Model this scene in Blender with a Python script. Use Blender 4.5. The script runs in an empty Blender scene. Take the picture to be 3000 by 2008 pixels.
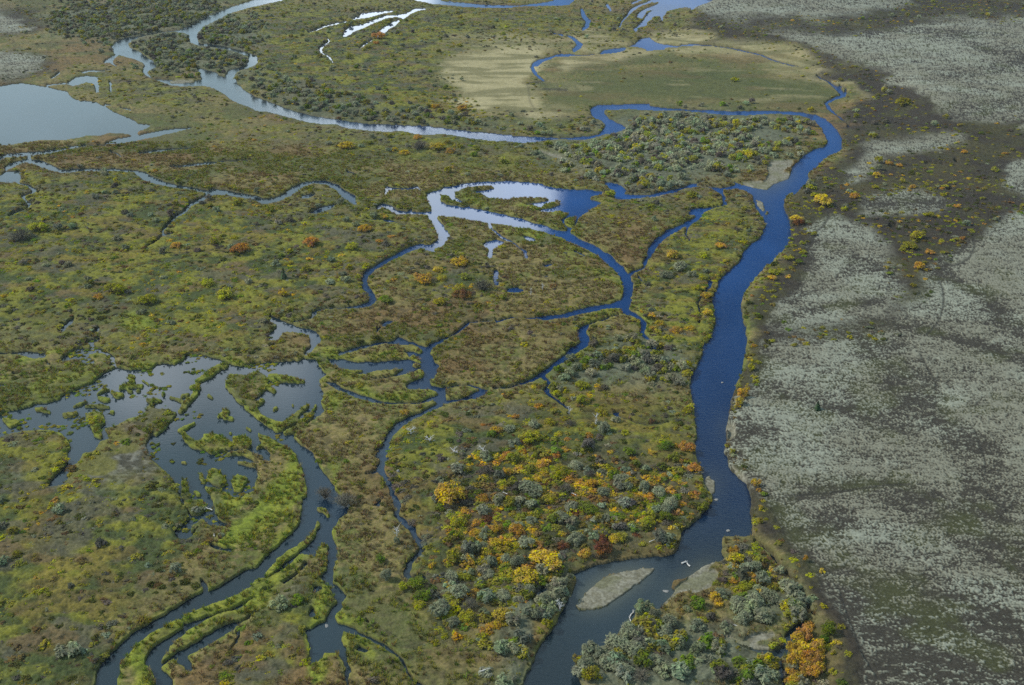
import bpy, math, random
import numpy as np
from mathutils import Vector

R = math.radians
SC = bpy.context.scene
# ------------------------------------------------------------------ camera, sky, sun, exposure
H, PITCH, F = 120.0, R(26.0), 3290.0          # eye height (m), downward tilt, focal length in pixels of the 3000 px frame
CX, CY = 1500.0, 1004.0
cam_d = bpy.data.cameras.new("camera"); cam = bpy.data.objects.new("camera", cam_d)
SC.collection.objects.link(cam); SC.camera = cam
cam.location = (0, 0, H); cam.rotation_euler = (math.pi/2 - PITCH, 0, 0)
cam_d.sensor_width = 36.0; cam_d.lens = 36.0*F/3000.0
cam_d.clip_start = 1.0; cam_d.clip_end = 60000.0

SUN_EL, SUN_AZ = R(42), R(-80)                # azimuth from +Y towards +X: the sun stands far left and ahead
sd = Vector((math.sin(SUN_AZ)*math.cos(SUN_EL), math.cos(SUN_AZ)*math.cos(SUN_EL), math.sin(SUN_EL)))
sun_d = bpy.data.lights.new("sun", 'SUN'); sun = bpy.data.objects.new("sun", sun_d)
SC.collection.objects.link(sun)
sun_d.energy = 4.0; sun_d.angle = R(0.5); sun_d.color = (1.0, 0.95, 0.85)
sun.rotation_euler = sd.to_track_quat('Z', 'Y').to_euler(); sun.location = sd*300

SC.view_settings.view_transform = 'Standard'; SC.view_settings.look = 'None'
SC.view_settings.gamma = 1.0; SC.view_settings.exposure = 0.04
SC.view_settings.use_curve_mapping = False
SC.cycles.use_denoising = False
SC.cycles.max_bounces = 5; SC.cycles.volume_bounces = 0; SC.cycles.diffuse_bounces = 2; SC.cycles.glossy_bounces = 2
SC.cycles.caustics_reflective = False; SC.cycles.caustics_refractive = False

def ray(u, v):
    a = (u-CX)/F; b = (v-CY)/F
    return a, math.cos(PITCH)-b*math.sin(PITCH), -math.sin(PITCH)-b*math.cos(PITCH)

world = bpy.data.worlds.new("World"); SC.world = world; world.use_nodes = True
wn = world.node_tree; wn.nodes.clear()
def N(t, kind, **kw):
    n = t.nodes.new(kind)
    for k, v in kw.items():
        if k.startswith("i_"):
            n.inputs[int(k[2:]) if k[2:].isdigit() else k[2:]].default_value = v
        else: setattr(n, k, v)
    return n
def L(t, a, b): t.links.new(a, b)
def MATH(t, op, a, b=None, clamp=False):
    n = t.nodes.new('ShaderNodeMath'); n.operation = op; n.use_clamp = clamp
    for i, x in enumerate((a, b)):
        if x is None: continue
        if hasattr(x, 'is_output'): L(t, x, n.inputs[i])
        else: n.inputs[i].default_value = x
    return n.outputs[0]
sky = N(wn, 'ShaderNodeTexSky', sky_type='NISHITA', sun_disc=False, sun_elevation=SUN_EL, sun_rotation=SUN_AZ, altitude=120, air_density=1.0, dust_density=0.6, ozone_density=2.5)
geo = N(wn, 'ShaderNodeTexCoord')
sep = N(wn, 'ShaderNodeSeparateXYZ'); L(wn, geo.outputs['Generated'], sep.inputs[0])
# clouds live on a flat layer overhead: project the view direction onto it
zc = MATH(wn, 'MAXIMUM', sep.outputs[2], 0.03)
zc = MATH(wn, 'ADD', zc, 0.12)
comb = N(wn, 'ShaderNodeCombineXYZ')
L(wn, MATH(wn, 'DIVIDE', sep.outputs[0], zc), comb.inputs[0]); L(wn, MATH(wn, 'DIVIDE', sep.outputs[1], zc), comb.inputs[1])
cn = N(wn, 'ShaderNodeTexNoise', i_Scale=1.7, i_Detail=7.0, i_Roughness=0.6, i_Distortion=0.3); L(wn, comb.outputs[0], cn.inputs['Vector'])
cn2 = N(wn, 'ShaderNodeTexNoise', i_Scale=5.0, i_Detail=5.0, i_Roughness=0.6); L(wn, comb.outputs[0], cn2.inputs['Vector'])
# cloud banks: (pixel whose mirrored ray meets the bank's middle, angular radius in degrees, weight); negative = clear gap
BANKS = [((1020, 70), 4.6, 0.75), ((1330, 575), 4.6, 0.85), ((1500, 600), 3.0, 0.5), ((300, 60), 9, 0.10), ((100, 330), 8, 0.06), ((1350, 385), 3.0, 0.40),
         ((650, 1070), 5.5, 0.50), ((150, 1150), 6, 0.22), ((2000, -20), 5, 0.20), ((1150, 780), 2.6, -0.5), ((1800, 840), 4.6, -0.8), ((2300, 560), 6, -0.5), ((2150, 950), 6, -0.3), ((600, 1450), 5, -0.25), ((-2600, 700), 16, 0.4)]
acc = MATH(wn, 'MULTIPLY', cn.outputs[0], 0.55)
for (u, v), rad, wgt in BANKS:
    x, y, z = ray(u, v); d = Vector((x, y, abs(z))).normalized()
    dp = N(wn, 'ShaderNodeVectorMath', operation='DOT_PRODUCT'); L(wn, geo.outputs['Generated'], dp.inputs[0]); dp.inputs[1].default_value = d
    mr = N(wn, 'ShaderNodeMapRange', interpolation_type='SMOOTHSTEP'); L(wn, dp.outputs['Value'], mr.inputs[0])
    mr.inputs[1].default_value = math.cos(R(rad*1.25)); mr.inputs[2].default_value = math.cos(R(rad*0.45)); mr.inputs[3].default_value = 0; mr.inputs[4].default_value = wgt
    acc = MATH(wn, 'ADD', acc, mr.outputs[0])
cov = N(wn, 'ShaderNodeMapRange', interpolation_type='SMOOTHSTEP'); L(wn, acc, cov.inputs[0])
cov.inputs[1].default_value = 0.36; cov.inputs[2].default_value = 0.98; cov.inputs[3].default_value = 0; cov.inputs[4].default_value = 1
ccol = N(wn, 'ShaderNodeMix', data_type='RGBA'); L(wn, cn2.outputs[0], ccol.inputs[0])
ccol.inputs[6].default_value = (15, 18, 21, 1); ccol.inputs[7].default_value = (36, 40, 43, 1)
mixw = N(wn, 'ShaderNodeMix', data_type='RGBA'); L(wn, cov.outputs[0], mixw.inputs[0])
tone = N(wn, 'ShaderNodeVectorMath', operation='MULTIPLY'); L(wn, sky.outputs[0], tone.inputs[0]); tone.inputs[1].default_value = (0.70, 0.92, 1.22)   # a clear, dry northern sky
L(wn, tone.outputs[0], mixw.inputs[6]); L(wn, ccol.outputs[2], mixw.inputs[7])
# a thin grey veil of high cloud, thicker to the left, plus added fill
veil = MATH(wn, 'MULTIPLY', cn2.outputs[0], 0.5)
for (u, v), rad, wgt in [((500, 1700), 17, 0.75), ((1700, 1950), 12, 0.6), ((200, 900), 13, 0.45), ((300, 400), 12, 0.5), ((1000, 200), 9, 0.3), ((2250, 1600), 6, 0.2), ((1750, 820), 6, -0.6), ((2150, 900), 7, -0.5), ((2350, 450), 6, -0.4), ((1200, 800), 3, -0.3)]:
    x, y, z = ray(u, v); d = Vector((x, y, abs(z))).normalized()
    dp = N(wn, 'ShaderNodeVectorMath', operation='DOT_PRODUCT'); L(wn, geo.outputs['Generated'], dp.inputs[0]); dp.inputs[1].default_value = d
    mr = N(wn, 'ShaderNodeMapRange', interpolation_type='SMOOTHSTEP'); L(wn, dp.outputs['Value'], mr.inputs[0])
    mr.inputs[1].default_value = math.cos(R(rad*1.25)); mr.inputs[2].default_value = math.cos(R(rad*0.4)); mr.inputs[3].default_value = 0; mr.inputs[4].default_value = wgt
    veil = MATH(wn, 'ADD', veil, mr.outputs[0])
for sock, a_, b_, wgt in ((sep.outputs[2], 0.70, 0.95, 0.35), (sep.outputs[1], 0.05, -0.6, 0.35)):    # neutral fill light added as unseen cloud overhead and behind the viewer
    mr = N(wn, 'ShaderNodeMapRange', interpolation_type='SMOOTHSTEP'); L(wn, sock, mr.inputs[0])
    mr.inputs[1].default_value = a_; mr.inputs[2].default_value = b_; mr.inputs[3].default_value = 0; mr.inputs[4].default_value = wgt
    veil = MATH(wn, 'ADD', veil, mr.outputs[0])
vm = N(wn, 'ShaderNodeMapRange', interpolation_type='SMOOTHSTEP'); L(wn, veil, vm.inputs[0]); vm.inputs[1].default_value = 0.2; vm.inputs[2].default_value = 0.95
vmix = N(wn, 'ShaderNodeMix', data_type='RGBA'); L(wn, vm.outputs[0], vmix.inputs[0]); L(wn, tone.outputs[0], vmix.inputs[6]); vmix.inputs[7].default_value = (8.6, 11.8, 13.4, 1)
L(wn, vmix.outputs[2], mixw.inputs[6])
bg = N(wn, 'ShaderNodeBackground', i_Strength=0.09); L(wn, mixw.outputs[2], bg.inputs[0])
wo = N(wn, 'ShaderNodeOutputWorld'); L(wn, bg.outputs[0], wo.inputs[0])

# ------------------------------------------------------------------ the survey: outlines of water, islands and ground cover
# tokens "Trc" switch to the map tile in row r, column c; "G" to whole-map units; then x,y or x,y,width
def pts(s):
    ox, oy, k = 0, 0, 1.0; out = []
    for t in s.split():
        if t[0] == 'T': ox, oy, k = int(t[2])*750, int(t[1])*502, 1/3.124
        elif t[0] == 'G': ox, oy, k = 0, 0, 1.2804
        elif t[0] == 'A': ox, oy, k = 1400, 1200, 1/3.905
        elif t[0] == 'B': ox, oy, k = 1200, 1450, 1/3.905
        elif t[0] == 'C': ox, oy, k = 1900, 1550, 1/3.4233
        else:
            q = [float(x) for x in t.split(',')]
            out.append((ox+q[0]*k, oy+q[1]*k, (q[2]*k if len(q) > 2 else 0.0)))
    return np.array(out)

SURVEY = [
# main river with its upper loop
('w', "T01 300,-90 T00 2343,-10 2200,35 2050,85 1870,160 1760,220 1640,272 1450,292 1300,320 1130,345 1050,385 1020,420 1040,480 1070,500 1160,520 1240,545 1310,570 1325,600 1310,640 1310,665 1340,690 1400,725 1480,750 1560,780 1660,790 1790,785 1850,780 1960,805 2040,850 2100,900 2190,945 2260,970 2343,1010 T01 100,1020 200,1045 300,1070 400,1095 500,1120 640,1140 740,1140 820,1165 920,1180 1050,1195 1200,1205 1300,1195 1400,1205 1450,1225 1560,1235 1700,1225 1850,1245 2000,1270 2150,1285 2343,1292 T02 80,1310 200,1300 300,1285 450,1275 600,1280 700,1275 800,1250 830,1230 900,1230 970,1205 1050,1170 1040,1155 960,1120 880,1070 840,1020 860,1000 950,1000 1070,995 1200,1005 1300,1010 1450,1010 1600,1015 1750,1030 1850,1040 1950,1050 2100,1055 2200,1050 2343,1045 T03 0,1040 100,1040 200,1050 270,1050 350,1070 420,1110 480,1160 510,1210 540,1270 540,1310 510,1340 420,1360 350,1400 300,1450 240,1500 210,1560 T13 190,60 100,90 0,150 T12 2330,165 2200,140 2100,115 2050,90 1950,75 1830,75 1730,85 1690,100 1640,105 1540,145 1400,175 1250,210 1120,210 1030,200 1040,160 980,110 850,90 840,110 930,180 940,250 980,260 1080,255 1200,240 1380,215 1500,190 1600,155 1700,140 1830,160 1900,200 1950,175 2030,155 2130,175 2200,220 2215,290 2240,340 2280,400 2320,460 2330,500 2290,520 2300,560 2270,600 2200,650 2120,720 2090,790 2050,850 1980,910 1930,950 1890,1000 1880,1050 1850,1100 1840,1160 1845,1250 1860,1330 1860,1420 1840,1480 1800,1540 1780,1568 T22 1745,0 1740,80 1710,150 1680,230 1660,270 1640,340 1620,380 1630,450 1650,540 1670,620 1680,700 1690,780 1690,850 1665,900 1665,940 1690,990 1700,1070 1730,1150 1750,1200 1760,1270 1790,1330 1820,1380 1835,1430 1810,1490 1760,1540 1740,1568 T32 1750,10 1680,45 1640,70 1620,110 1560,140 1550,200 1520,260 1510,330 1480,350 1400,375 1300,370 1200,380 1100,395 1000,410 860,430 740,455 620,510 500,550 400,580 300,640 220,690 215,760 330,690 440,610 560,560 580,600 560,680 510,800 460,880 420,950 380,1010 340,1090 290,1150 240,1210 200,1300 150,1400 100,1500 80,1568 20,1750 -300,2600 600,2600 640,1750 635,1568 600,1450 590,1340 620,1290 720,1230 850,1200 900,1140 1000,1060 1100,1000 1110,930 1150,860 1200,800 1300,850 1330,870 1400,800 1480,720 1490,680 1450,660 1480,600 1590,590 1650,530 1760,460 1840,432 1900,440 1945,400 1935,320 1930,250 1950,205 2000,195 2140,200 2230,190 2210,140 2205,0 T22 2200,1568 2195,1450 2190,1350 2160,1270 2150,1240 2080,1190 2010,1130 1980,1060 1960,980 1955,940 1965,880 1960,760 1990,680 2000,580 2020,480 2060,400 2070,320 2110,250 2120,170 2140,80 2150,0 T12 2150,1540 2150,1400 2120,1310 2105,1200 2130,1100 2180,1020 2240,960 2300,890 2343,830 T13 0,860 40,820 90,760 160,690 200,610 220,560 210,470 190,400 150,320 150,250 180,210 230,190 250,220 270,180 300,150 350,110 380,60 370,10 T03 380,1560 430,1540 500,1460 570,1420 650,1390 680,1350 680,1250 640,1190 590,1130 520,1080 430,1045 350,1025 200,1012 100,1010 0,1005 T02 2250,1008 2100,1012 2010,1014 1880,1006 1700,1000 1600,995 1450,985 1330,975 1250,960 1270,945 1150,940 1000,950 880,955 780,955 740,975 720,1000 730,1060 780,1085 840,1110 850,1150 830,1190 800,1220 700,1240 560,1250 400,1255 250,1245 100,1240 0,1240 T01 2343,1230 2200,1215 2050,1200 1900,1190 1770,1175 1600,1150 1400,1140 1200,1130 1050,1130 900,1110 750,1090 650,1075 500,1050 380,1020 250,980 130,930 0,880 T00 2343,885 2250,830 2180,770 2150,720 2150,670 2200,645 2250,625 2343,595 T01 22,545 0,500 T00 2343,505 2290,482 2150,442 2000,408 1900,395 1820,392 1800,350 1810,300 1860,240 1990,180 2100,120 2250,75 2343,55 T01 240,0 420,-90"),
('l', "T00 1200,370 1300,335 1450,305 1600,290 1700,300 1730,330 1740,390 1830,418 1950,432 2100,458 2220,496 2280,520 2280,560 2230,600 2130,625 2100,640 2060,700 2010,690 1990,660 1900,640 1850,620 1800,620 1830,680 1850,720 1780,735 1650,730 1500,725 1410,720 1370,680 1340,660 1390,630 1440,610 1420,570 1390,545 1330,510 1260,460 1190,430 1170,400"),
('s', "T00 1565,750,22 1680,745,26 1780,742,16"),
('s', "T12 1700,118,20 1780,112,50 1900,112,70 2000,112,40 2040,108,16"),
('s', "T12 2245,260,20 2270,290,60 2300,345,30"), ('s', "T12 2310,380,10 2335,375,24"),
('s', "T22 1800,1230,50 1810,1280,80 1830,1350,50"),
('l', "T32 580,820 640,760 700,680 780,610 900,545 1050,510 1200,485 1300,478 1310,495 1250,560 1150,630 1050,700 950,770 850,835 760,855 620,865"),
# north channel, north lake, fingers
('w', "T01 1380,-60 1450,0 1600,30 1750,45 1900,60 2100,70 2343,72 T02 0,62 200,55 400,48 520,45 560,10 640,-60 380,-60 380,5 250,25 100,40 0,48 T01 2343,45 2100,40 1900,20 1700,5 1600,-60"),
('w', "T02 1290,-90 1900,-90 1820,10 1700,50 1660,80 1640,95 1640,65 1560,65 1450,90 1380,110 1360,140 1290,150 1270,180 1240,200 1230,235 1160,250 1140,295 1120,290 1110,260 1150,240 1180,200 1230,160 1200,165 1150,160 1140,140 1180,100 1240,70 1340,30 1290,20"),
('c', "T02 985,250,14 1010,190,14 1060,135,16 1100,85,30 1180,50,24 1270,10,22 1330,-40,24"), ('c', "T02 1100,28,18 1160,5,14 1230,-30,14"),
('s', "T02 1140,80,12 1230,40,14 1340,22,14"), ('s', "T02 1205,160,14 1240,110,20 1290,86,10"),
('c', "T02 870,45,30 890,70,30 905,98,14"), ('c', "T02 640,85,26 660,150,40 700,190,40 690,230,40 650,268,26"), ('c', "T02 1375,190,8 1370,150,16 1400,112,20"),
('c', "T02 510,325,10 560,345,30 600,385,30 625,410,50 570,455,36"), ('c', "T02 370,305,12 470,320,10"),
('w', "T02 1170,355 1260,335 1290,370 1370,400 1430,405 1550,420 1540,432 1420,430 1390,450 1300,455 1240,465 1200,440 1140,425 1050,430 1030,460 960,480 870,490 700,505 500,515 410,515 300,555 230,605 200,600 220,650 250,690 310,740 300,748 230,705 190,660 172,620 190,570 250,540 340,515 430,490 500,485 600,497 700,495 800,490 840,455 920,440 1040,430 1130,400 1150,370"),
('c', "T02 1550,412,12 1700,405,10 1850,415,10 2000,435,10 2150,470,10 2300,505,12 T03 0,530,12 100,565,12 280,608,8"),
('c', "T03 450,690,18 520,725,22 600,775,34 650,810,50 700,865,40 620,895,24 530,940,26 560,990,28 640,1060,18 720,1110,14 745,1145,16 730,1165,16"), ('c', "T03 655,770,14 715,795,12 715,845,12"),
('c', "T03 1440,1490,12 1500,1487,12"), ('w', "T03 1500,1485 1620,1500 1600,1510 1530,1505"), ('w', "T03 1710,1452 1770,1475 1700,1487"), ('c', "T13 1640,158,22 1680,145,18"), ('c', "T13 1125,495,30 1170,495,30"), ('c', "T13 1560,168,12 1570,168,12"),
# oxbow pools among the north meadows
('c', "T01 480,295,8 560,270,18 590,255,8 640,235,20 750,210,20 830,192,14"), ('c', "T01 885,172,10 980,150,34 1050,130,46 1150,110,24 1250,98,12"), ('c', "T01 960,128,10 1010,122,20"),
('c', "T01 800,335,16 830,300,52 870,265,62 980,235,38 1080,195,28 1130,175,32 1200,150,26 1290,140,22 1350,145,46 1400,120,26 1470,85,32 1550,78,12"),
('c', "T01 1115,335,22 1150,295,52 1200,250,38 1270,210,42 1310,185,18"), ('c', "T01 1065,360,8 1000,400,14 945,440,16"),
('c', "T01 650,345,16 675,375,14 640,400,22 585,445,22 605,485,14 660,510,20 695,550,12 710,572,8"),
# west lake and its neighbours
('w', "T00 -1230,1000 -1150,900 -1000,835 -700,800 -200,790 0,785 110,760 210,755 310,768 400,785 500,805 610,830 640,870 690,910 800,915 880,930 960,965 1010,1000 1100,1040 1200,1080 1270,1125 1385,1135 1350,1165 1300,1185 1240,1210 1250,1240 1130,1220 1000,1215 900,1240 800,1235 700,1260 600,1280 480,1280 380,1280 250,1300 120,1320 0,1330 -200,1340 -500,1352 -800,1335 -1050,1290 -1190,1150"),
('w', "T00 600,760 650,730 700,700 790,685 860,690 895,700 900,750 905,850 880,850 870,790 850,760 790,750 700,780 660,785"), ('c', "T00 430,775,8 600,757,16"),
('c', "T00 750,660,14 820,645,22 920,645,18 1010,635,8"), ('c', "T00 1010,745,20 1020,840,16"), ('c', "T00 960,565,22 1010,545,46 1040,520,32 1065,505,20"), ('c', "T00 1010,560,14 1060,600,12"), ('c', "T00 470,715,16 510,692,8 545,660,10"), ('c', "T00 960,950,14 1010,960,14"), ('c', "T00 1110,985,8 1200,1000,8"),
('c', "T00 1240,1200,12 1255,1240,12"),
('c', "T00 -400,1480,40 0,1450,34 60,1420,34 200,1410,32 400,1390,30 560,1365,30 640,1345,24 800,1330,12 960,1325,10"), ('c', "T00 970,1310,16 1060,1290,42 1200,1270,46 1350,1240,42 1500,1205,42 1650,1180,32 1760,1165,14"),
('c', "T00 60,1530,34 150,1490,38 270,1460,26 272,1415,18"), ('c', "T00 270,1470,34 370,1490,52 460,1530,52 560,1560,32 700,1555,26 800,1548,28 950,1550,22 1050,1550,26 1180,1560,22 1270,1568,18 T10 1250,5,34 1320,35,62 1400,75,52 1500,105,38 1600,130,32 1750,150,26 1900,185,22 1960,180,52 2080,190,40 2200,215,40 2343,235,40 T11 60,270,50 180,255,46 270,220,46 350,160,52 430,115,42 520,95,26 640,100,36 740,140,42 800,200,62 840,225,62 890,240,50 870,270,30 920,295,20"),
('c', "T10 1960,190,22 1880,230,32 1750,300,32 1700,360,22 1610,405,32 1550,470,18 1490,540,18 1490,580,22 1590,565,14"), ('c', "T10 1470,600,14 1400,660,18 1340,695,10"),
('w', "T10 -400,10 0,20 60,-10 190,-10 195,50 170,100 60,105 0,92 -400,110"), ('c', "T10 170,105,16 260,125,20 320,170,32 290,195,16 190,225,14 280,300,22 240,340,18 120,380,16 80,415,8"),
('c', "T00 1280,1400,22 1400,1380,24 1600,1360,16 1770,1350,8"), ('c', "T00 1560,1525,16 1750,1510,24 1900,1490,24 2050,1475,12 2300,1465,12"), ('c', "T00 1010,1385,10 1080,1405,18 1110,1430,8"),
('w', "T11 400,230 420,210 500,200 545,195 550,215 480,250 420,250"), ('c', "T11 480,385,12 560,360,42 650,330,38 760,290,12"),
('c', "T11 1180,205,16 1200,150,38 1260,155,16 1400,160,18 1480,140,22 1510,175,12"), ('c', "T11 1105,335,22 1160,305,32 1230,330,42 1290,370,38 1400,375,26 1420,350,16"), ('c', "T11 1400,375,20 1500,380,22 1580,380,26"), ('c', "T11 1028,345,16 1034,348,16"),
# middle lake and the blue channel
('w', "T11 1560,200 1600,180 1700,150 1720,135 1800,130 1900,105 2000,95 2130,85 2343,80 T12 0,85 120,90 280,105 300,125 400,145 600,160 700,155 850,185 820,210 720,230 710,245 760,260 830,285 790,305 700,350 660,390 610,430 580,500 545,520 540,560 600,600 700,650 800,690 900,760 960,820 1030,870 1060,930 1090,930 1100,1000 1110,1090 1100,1180 1070,1250 1100,1290 1060,1300 1000,1290 1000,1245 800,1265 600,1310 500,1340 320,1355 0,1345 T11 2343,1345 2200,1390 2190,1370 2343,1315 T12 0,1330 200,1330 320,1310 450,1295 550,1270 700,1230 900,1200 1010,1160 1020,1110 1010,1040 990,960 930,890 870,840 800,780 700,720 600,670 500,640 450,600 370,575 250,545 150,520 0,505 T11 2343,495 2200,480 2130,470 2050,455 1900,430 1750,410 1630,400 1590,370 1610,345 1590,300 1560,240"),
('l', "T11 1810,190 1880,160 1930,140 2080,125 2150,130 2190,150 2080,165 1980,185 2060,200 2130,240 2200,240 2310,255 2343,240 T12 0,240 100,235 240,235 340,248 340,260 200,280 70,305 180,300 240,320 270,330 300,290 400,265 455,270 440,300 380,325 300,335 230,360 320,370 380,370 400,355 440,360 480,370 530,385 450,440 470,480 510,520 500,545 420,530 300,490 200,465 100,430 0,405 T11 2343,410 2200,370 2100,350 1980,330 1900,280 1830,230"),
('l', "T12 480,440 530,415 590,410 590,440 575,490 545,515 490,480"),
('l', "T11 1680,215 1740,210 1770,230 1780,250 1860,280 1930,290 1950,310 1900,320 1830,305 1750,295 1700,270"),
('c', "T12 860,180,20 940,190,30"),
('c', "T11 1610,410,60 1650,460,60 1690,530,70 1720,590,80 1690,650,60 1600,690,40 1500,680,40 1400,710,46 1300,760,40 1200,810,36 1100,870,44 1020,930,50 990,990,40 990,1050,50 1040,1090,40 1070,1160,60 1040,1210,40 940,1235,30 800,1245,20 640,1250,14 560,1270,20 530,1310,34 500,1340,14 340,1370,14"),
('c', "T11 1550,700,24 1630,730,16"), ('c', "T11 2130,490,22 2200,560,16 2260,600,20 2343,640,16 T12 0,640,14 60,690,16 120,740,24 140,790,20"),
('w', "T11 2070,670 2130,630 2200,615 2290,640 2200,690 2170,710 2160,790 2130,800 2110,770 2130,720"), ('c', "T11 2195,920,40 2190,1000,40 2200,1040,20"), ('c', "T11 2310,1090,36 2343,1085,40 T12 50,1080,50 100,1080,20"), ('w', "T12 85,595 130,585 200,600 230,635 160,640"), ('c', "T12 260,950,14 330,960,14"), ('c', "T12 290,860,14 360,850,24"), ('c', "T12 560,730,8 660,770,14"),
('c', "T11 1010,430,6 1180,445,14 1230,455,26 1300,465,8 1370,485,6"), ('c', "T11 945,385,12 960,410,14"), ('w', "T11 1140,1390 1180,1360 1260,1355 1220,1400 1160,1420"), ('c', "T11 1105,1470,10 1140,1430,14"), ('c', "T11 830,-5,16 905,18,16"),
('w', "T12 1930,290 2000,300 1850,340 1750,370 1760,400 1700,450 1600,500 1500,550 1420,600 1380,640 1320,700 1270,780 1230,840 1200,880 1190,850 1230,780 1240,710 1290,640 1350,590 1420,530 1550,480 1600,450 1640,430 1700,405 1620,395 1620,350 1680,330 1850,320 1930,305"), ('c', "T12 1920,195,24 1950,260,26 1950,300,24"), ('c', "T12 1200,880,20 1090,930,24"), ('c', "T12 1620,490,12 1590,560,12 1630,640,8"),
('c', "T12 1150,950,12 1195,1000,16"), ('c', "T12 1820,1000,30 1800,1050,30 1750,1110,16 1700,1210,12 1730,1300,14 1715,1400,12"),
('c', "T12 1060,1290,30 1120,1305,26 1180,1345,38 1210,1400,46 1190,1470,32 1240,1520,26 1290,1568,26 T22 1310,60,26 1370,120,22 1400,165,14"),
('c', "T12 980,1310,8 850,1350,10 700,1400,14 650,1450,62 650,1500,82 680,1568,62 T22 560,70,62 480,140,52 400,190,42 340,230,32 280,280,42 200,330,32 100,365,22 0,390,18 T21 2300,410,16 2180,420,14"),
('c', "T22 300,320,32 350,370,32 310,430,42 380,500,28 460,560,22 540,610,14"), ('c', "T22 515,655,18 540,650,14"), ('c', "T22 640,635,12 800,640,12 930,642,16"), ('c', "T22 930,640,10 1000,632,8"), ('c', "T22 940,655,30 975,675,20 1040,700,16 1150,735,14 1260,745,16 1450,735,12"),
# central pools
('w', "T11 110,1310 180,1330 290,1380 400,1420 540,1450 580,1500 600,1575 T21 570,10 500,80 450,120 430,95 490,40 495,0 T11 480,1500 430,1480 330,1465 250,1480 200,1540 120,1550 110,1500 150,1450 190,1400 140,1380 120,1340"),
('w', "T11 1300,1500 1420,1550 1450,1568 1450,1580 1200,1580"), ('c', "T21 780,90,34 900,55,34 1000,28,30 1100,5,24 1250,-12,20"), ('c', "T11 1440,1560,20 T21 1560,70,50 1620,10,34 T11 1800,1500,14 1900,1430,20 1960,1380,14 2200,1360,10"),
('w', "T21 650,145 800,140 830,150 900,165 1100,170 1200,160 1390,145 1390,110 1340,65 1420,70 1500,95 1560,70 1620,120 1630,170 1680,190 1660,250 1640,300 1590,350 1610,380 1720,410 1735,440 1740,510 1690,520 1660,540 1600,510 1680,465 1650,445 1590,430 1440,425 1390,420 1370,385 1430,350 1530,310 1540,270 1510,240 1420,270 1300,300 1200,325 1080,335 1100,320 1240,300 1330,250 1420,225 1300,240 1100,255 1010,290 930,290 850,280 780,240 760,215 690,200"),
('s', "T21 1400,140,20 1440,130,50 1525,165,14"), ('s', "T21 1450,205,20 1480,205,44 1515,205,20"), ('s', "T21 785,240,12 880,260,34 960,260,14"), ('s', "T21 690,215,10 730,222,34 760,225,14"),
('c', "T21 650,350,22 720,390,50 800,430,40 900,465,40 1000,500,40 1080,530,36 1200,545,26 1350,550,18 1480,550,18 1570,525,26 1660,480,26"),
('c', "T21 1690,540,32 1800,525,32 1900,515,24 2020,475,50 2080,440,50 2130,425,16"), ('c', "T21 1720,415,16 1830,390,14 1950,385,14 2060,410,18"), ('c', "T21 2180,425,12 2260,415,12"),
('c', "T21 1700,550,42 1620,590,38 1520,640,32 1400,690,42 1330,740,52 1250,820,52 1210,870,52 1190,940,52 1150,1010,92 1180,1070,52 1150,1120,52 1140,1160,52 1190,1240,42 1230,1320,42 1250,1380,46 1290,1450,46 1310,1520,46 1300,1568,40 T31 1350,70,60 1420,140,60 1450,200,42 1500,260,60 1515,310,46 1470,380,42 1410,450,46 1380,520,52 1390,570,46 1430,590,32 1540,585,46"), ('c', "T21 1140,1165,24 1080,1185,20 1010,1205,8"), ('w', "T21 1070,1490 1120,1440 1200,1420 1140,1450 1130,1510"), ('c', "T31 1620,660,14 1680,740,26 1740,850,22 1780,900,16"),
# south-west backwater and river
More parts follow.
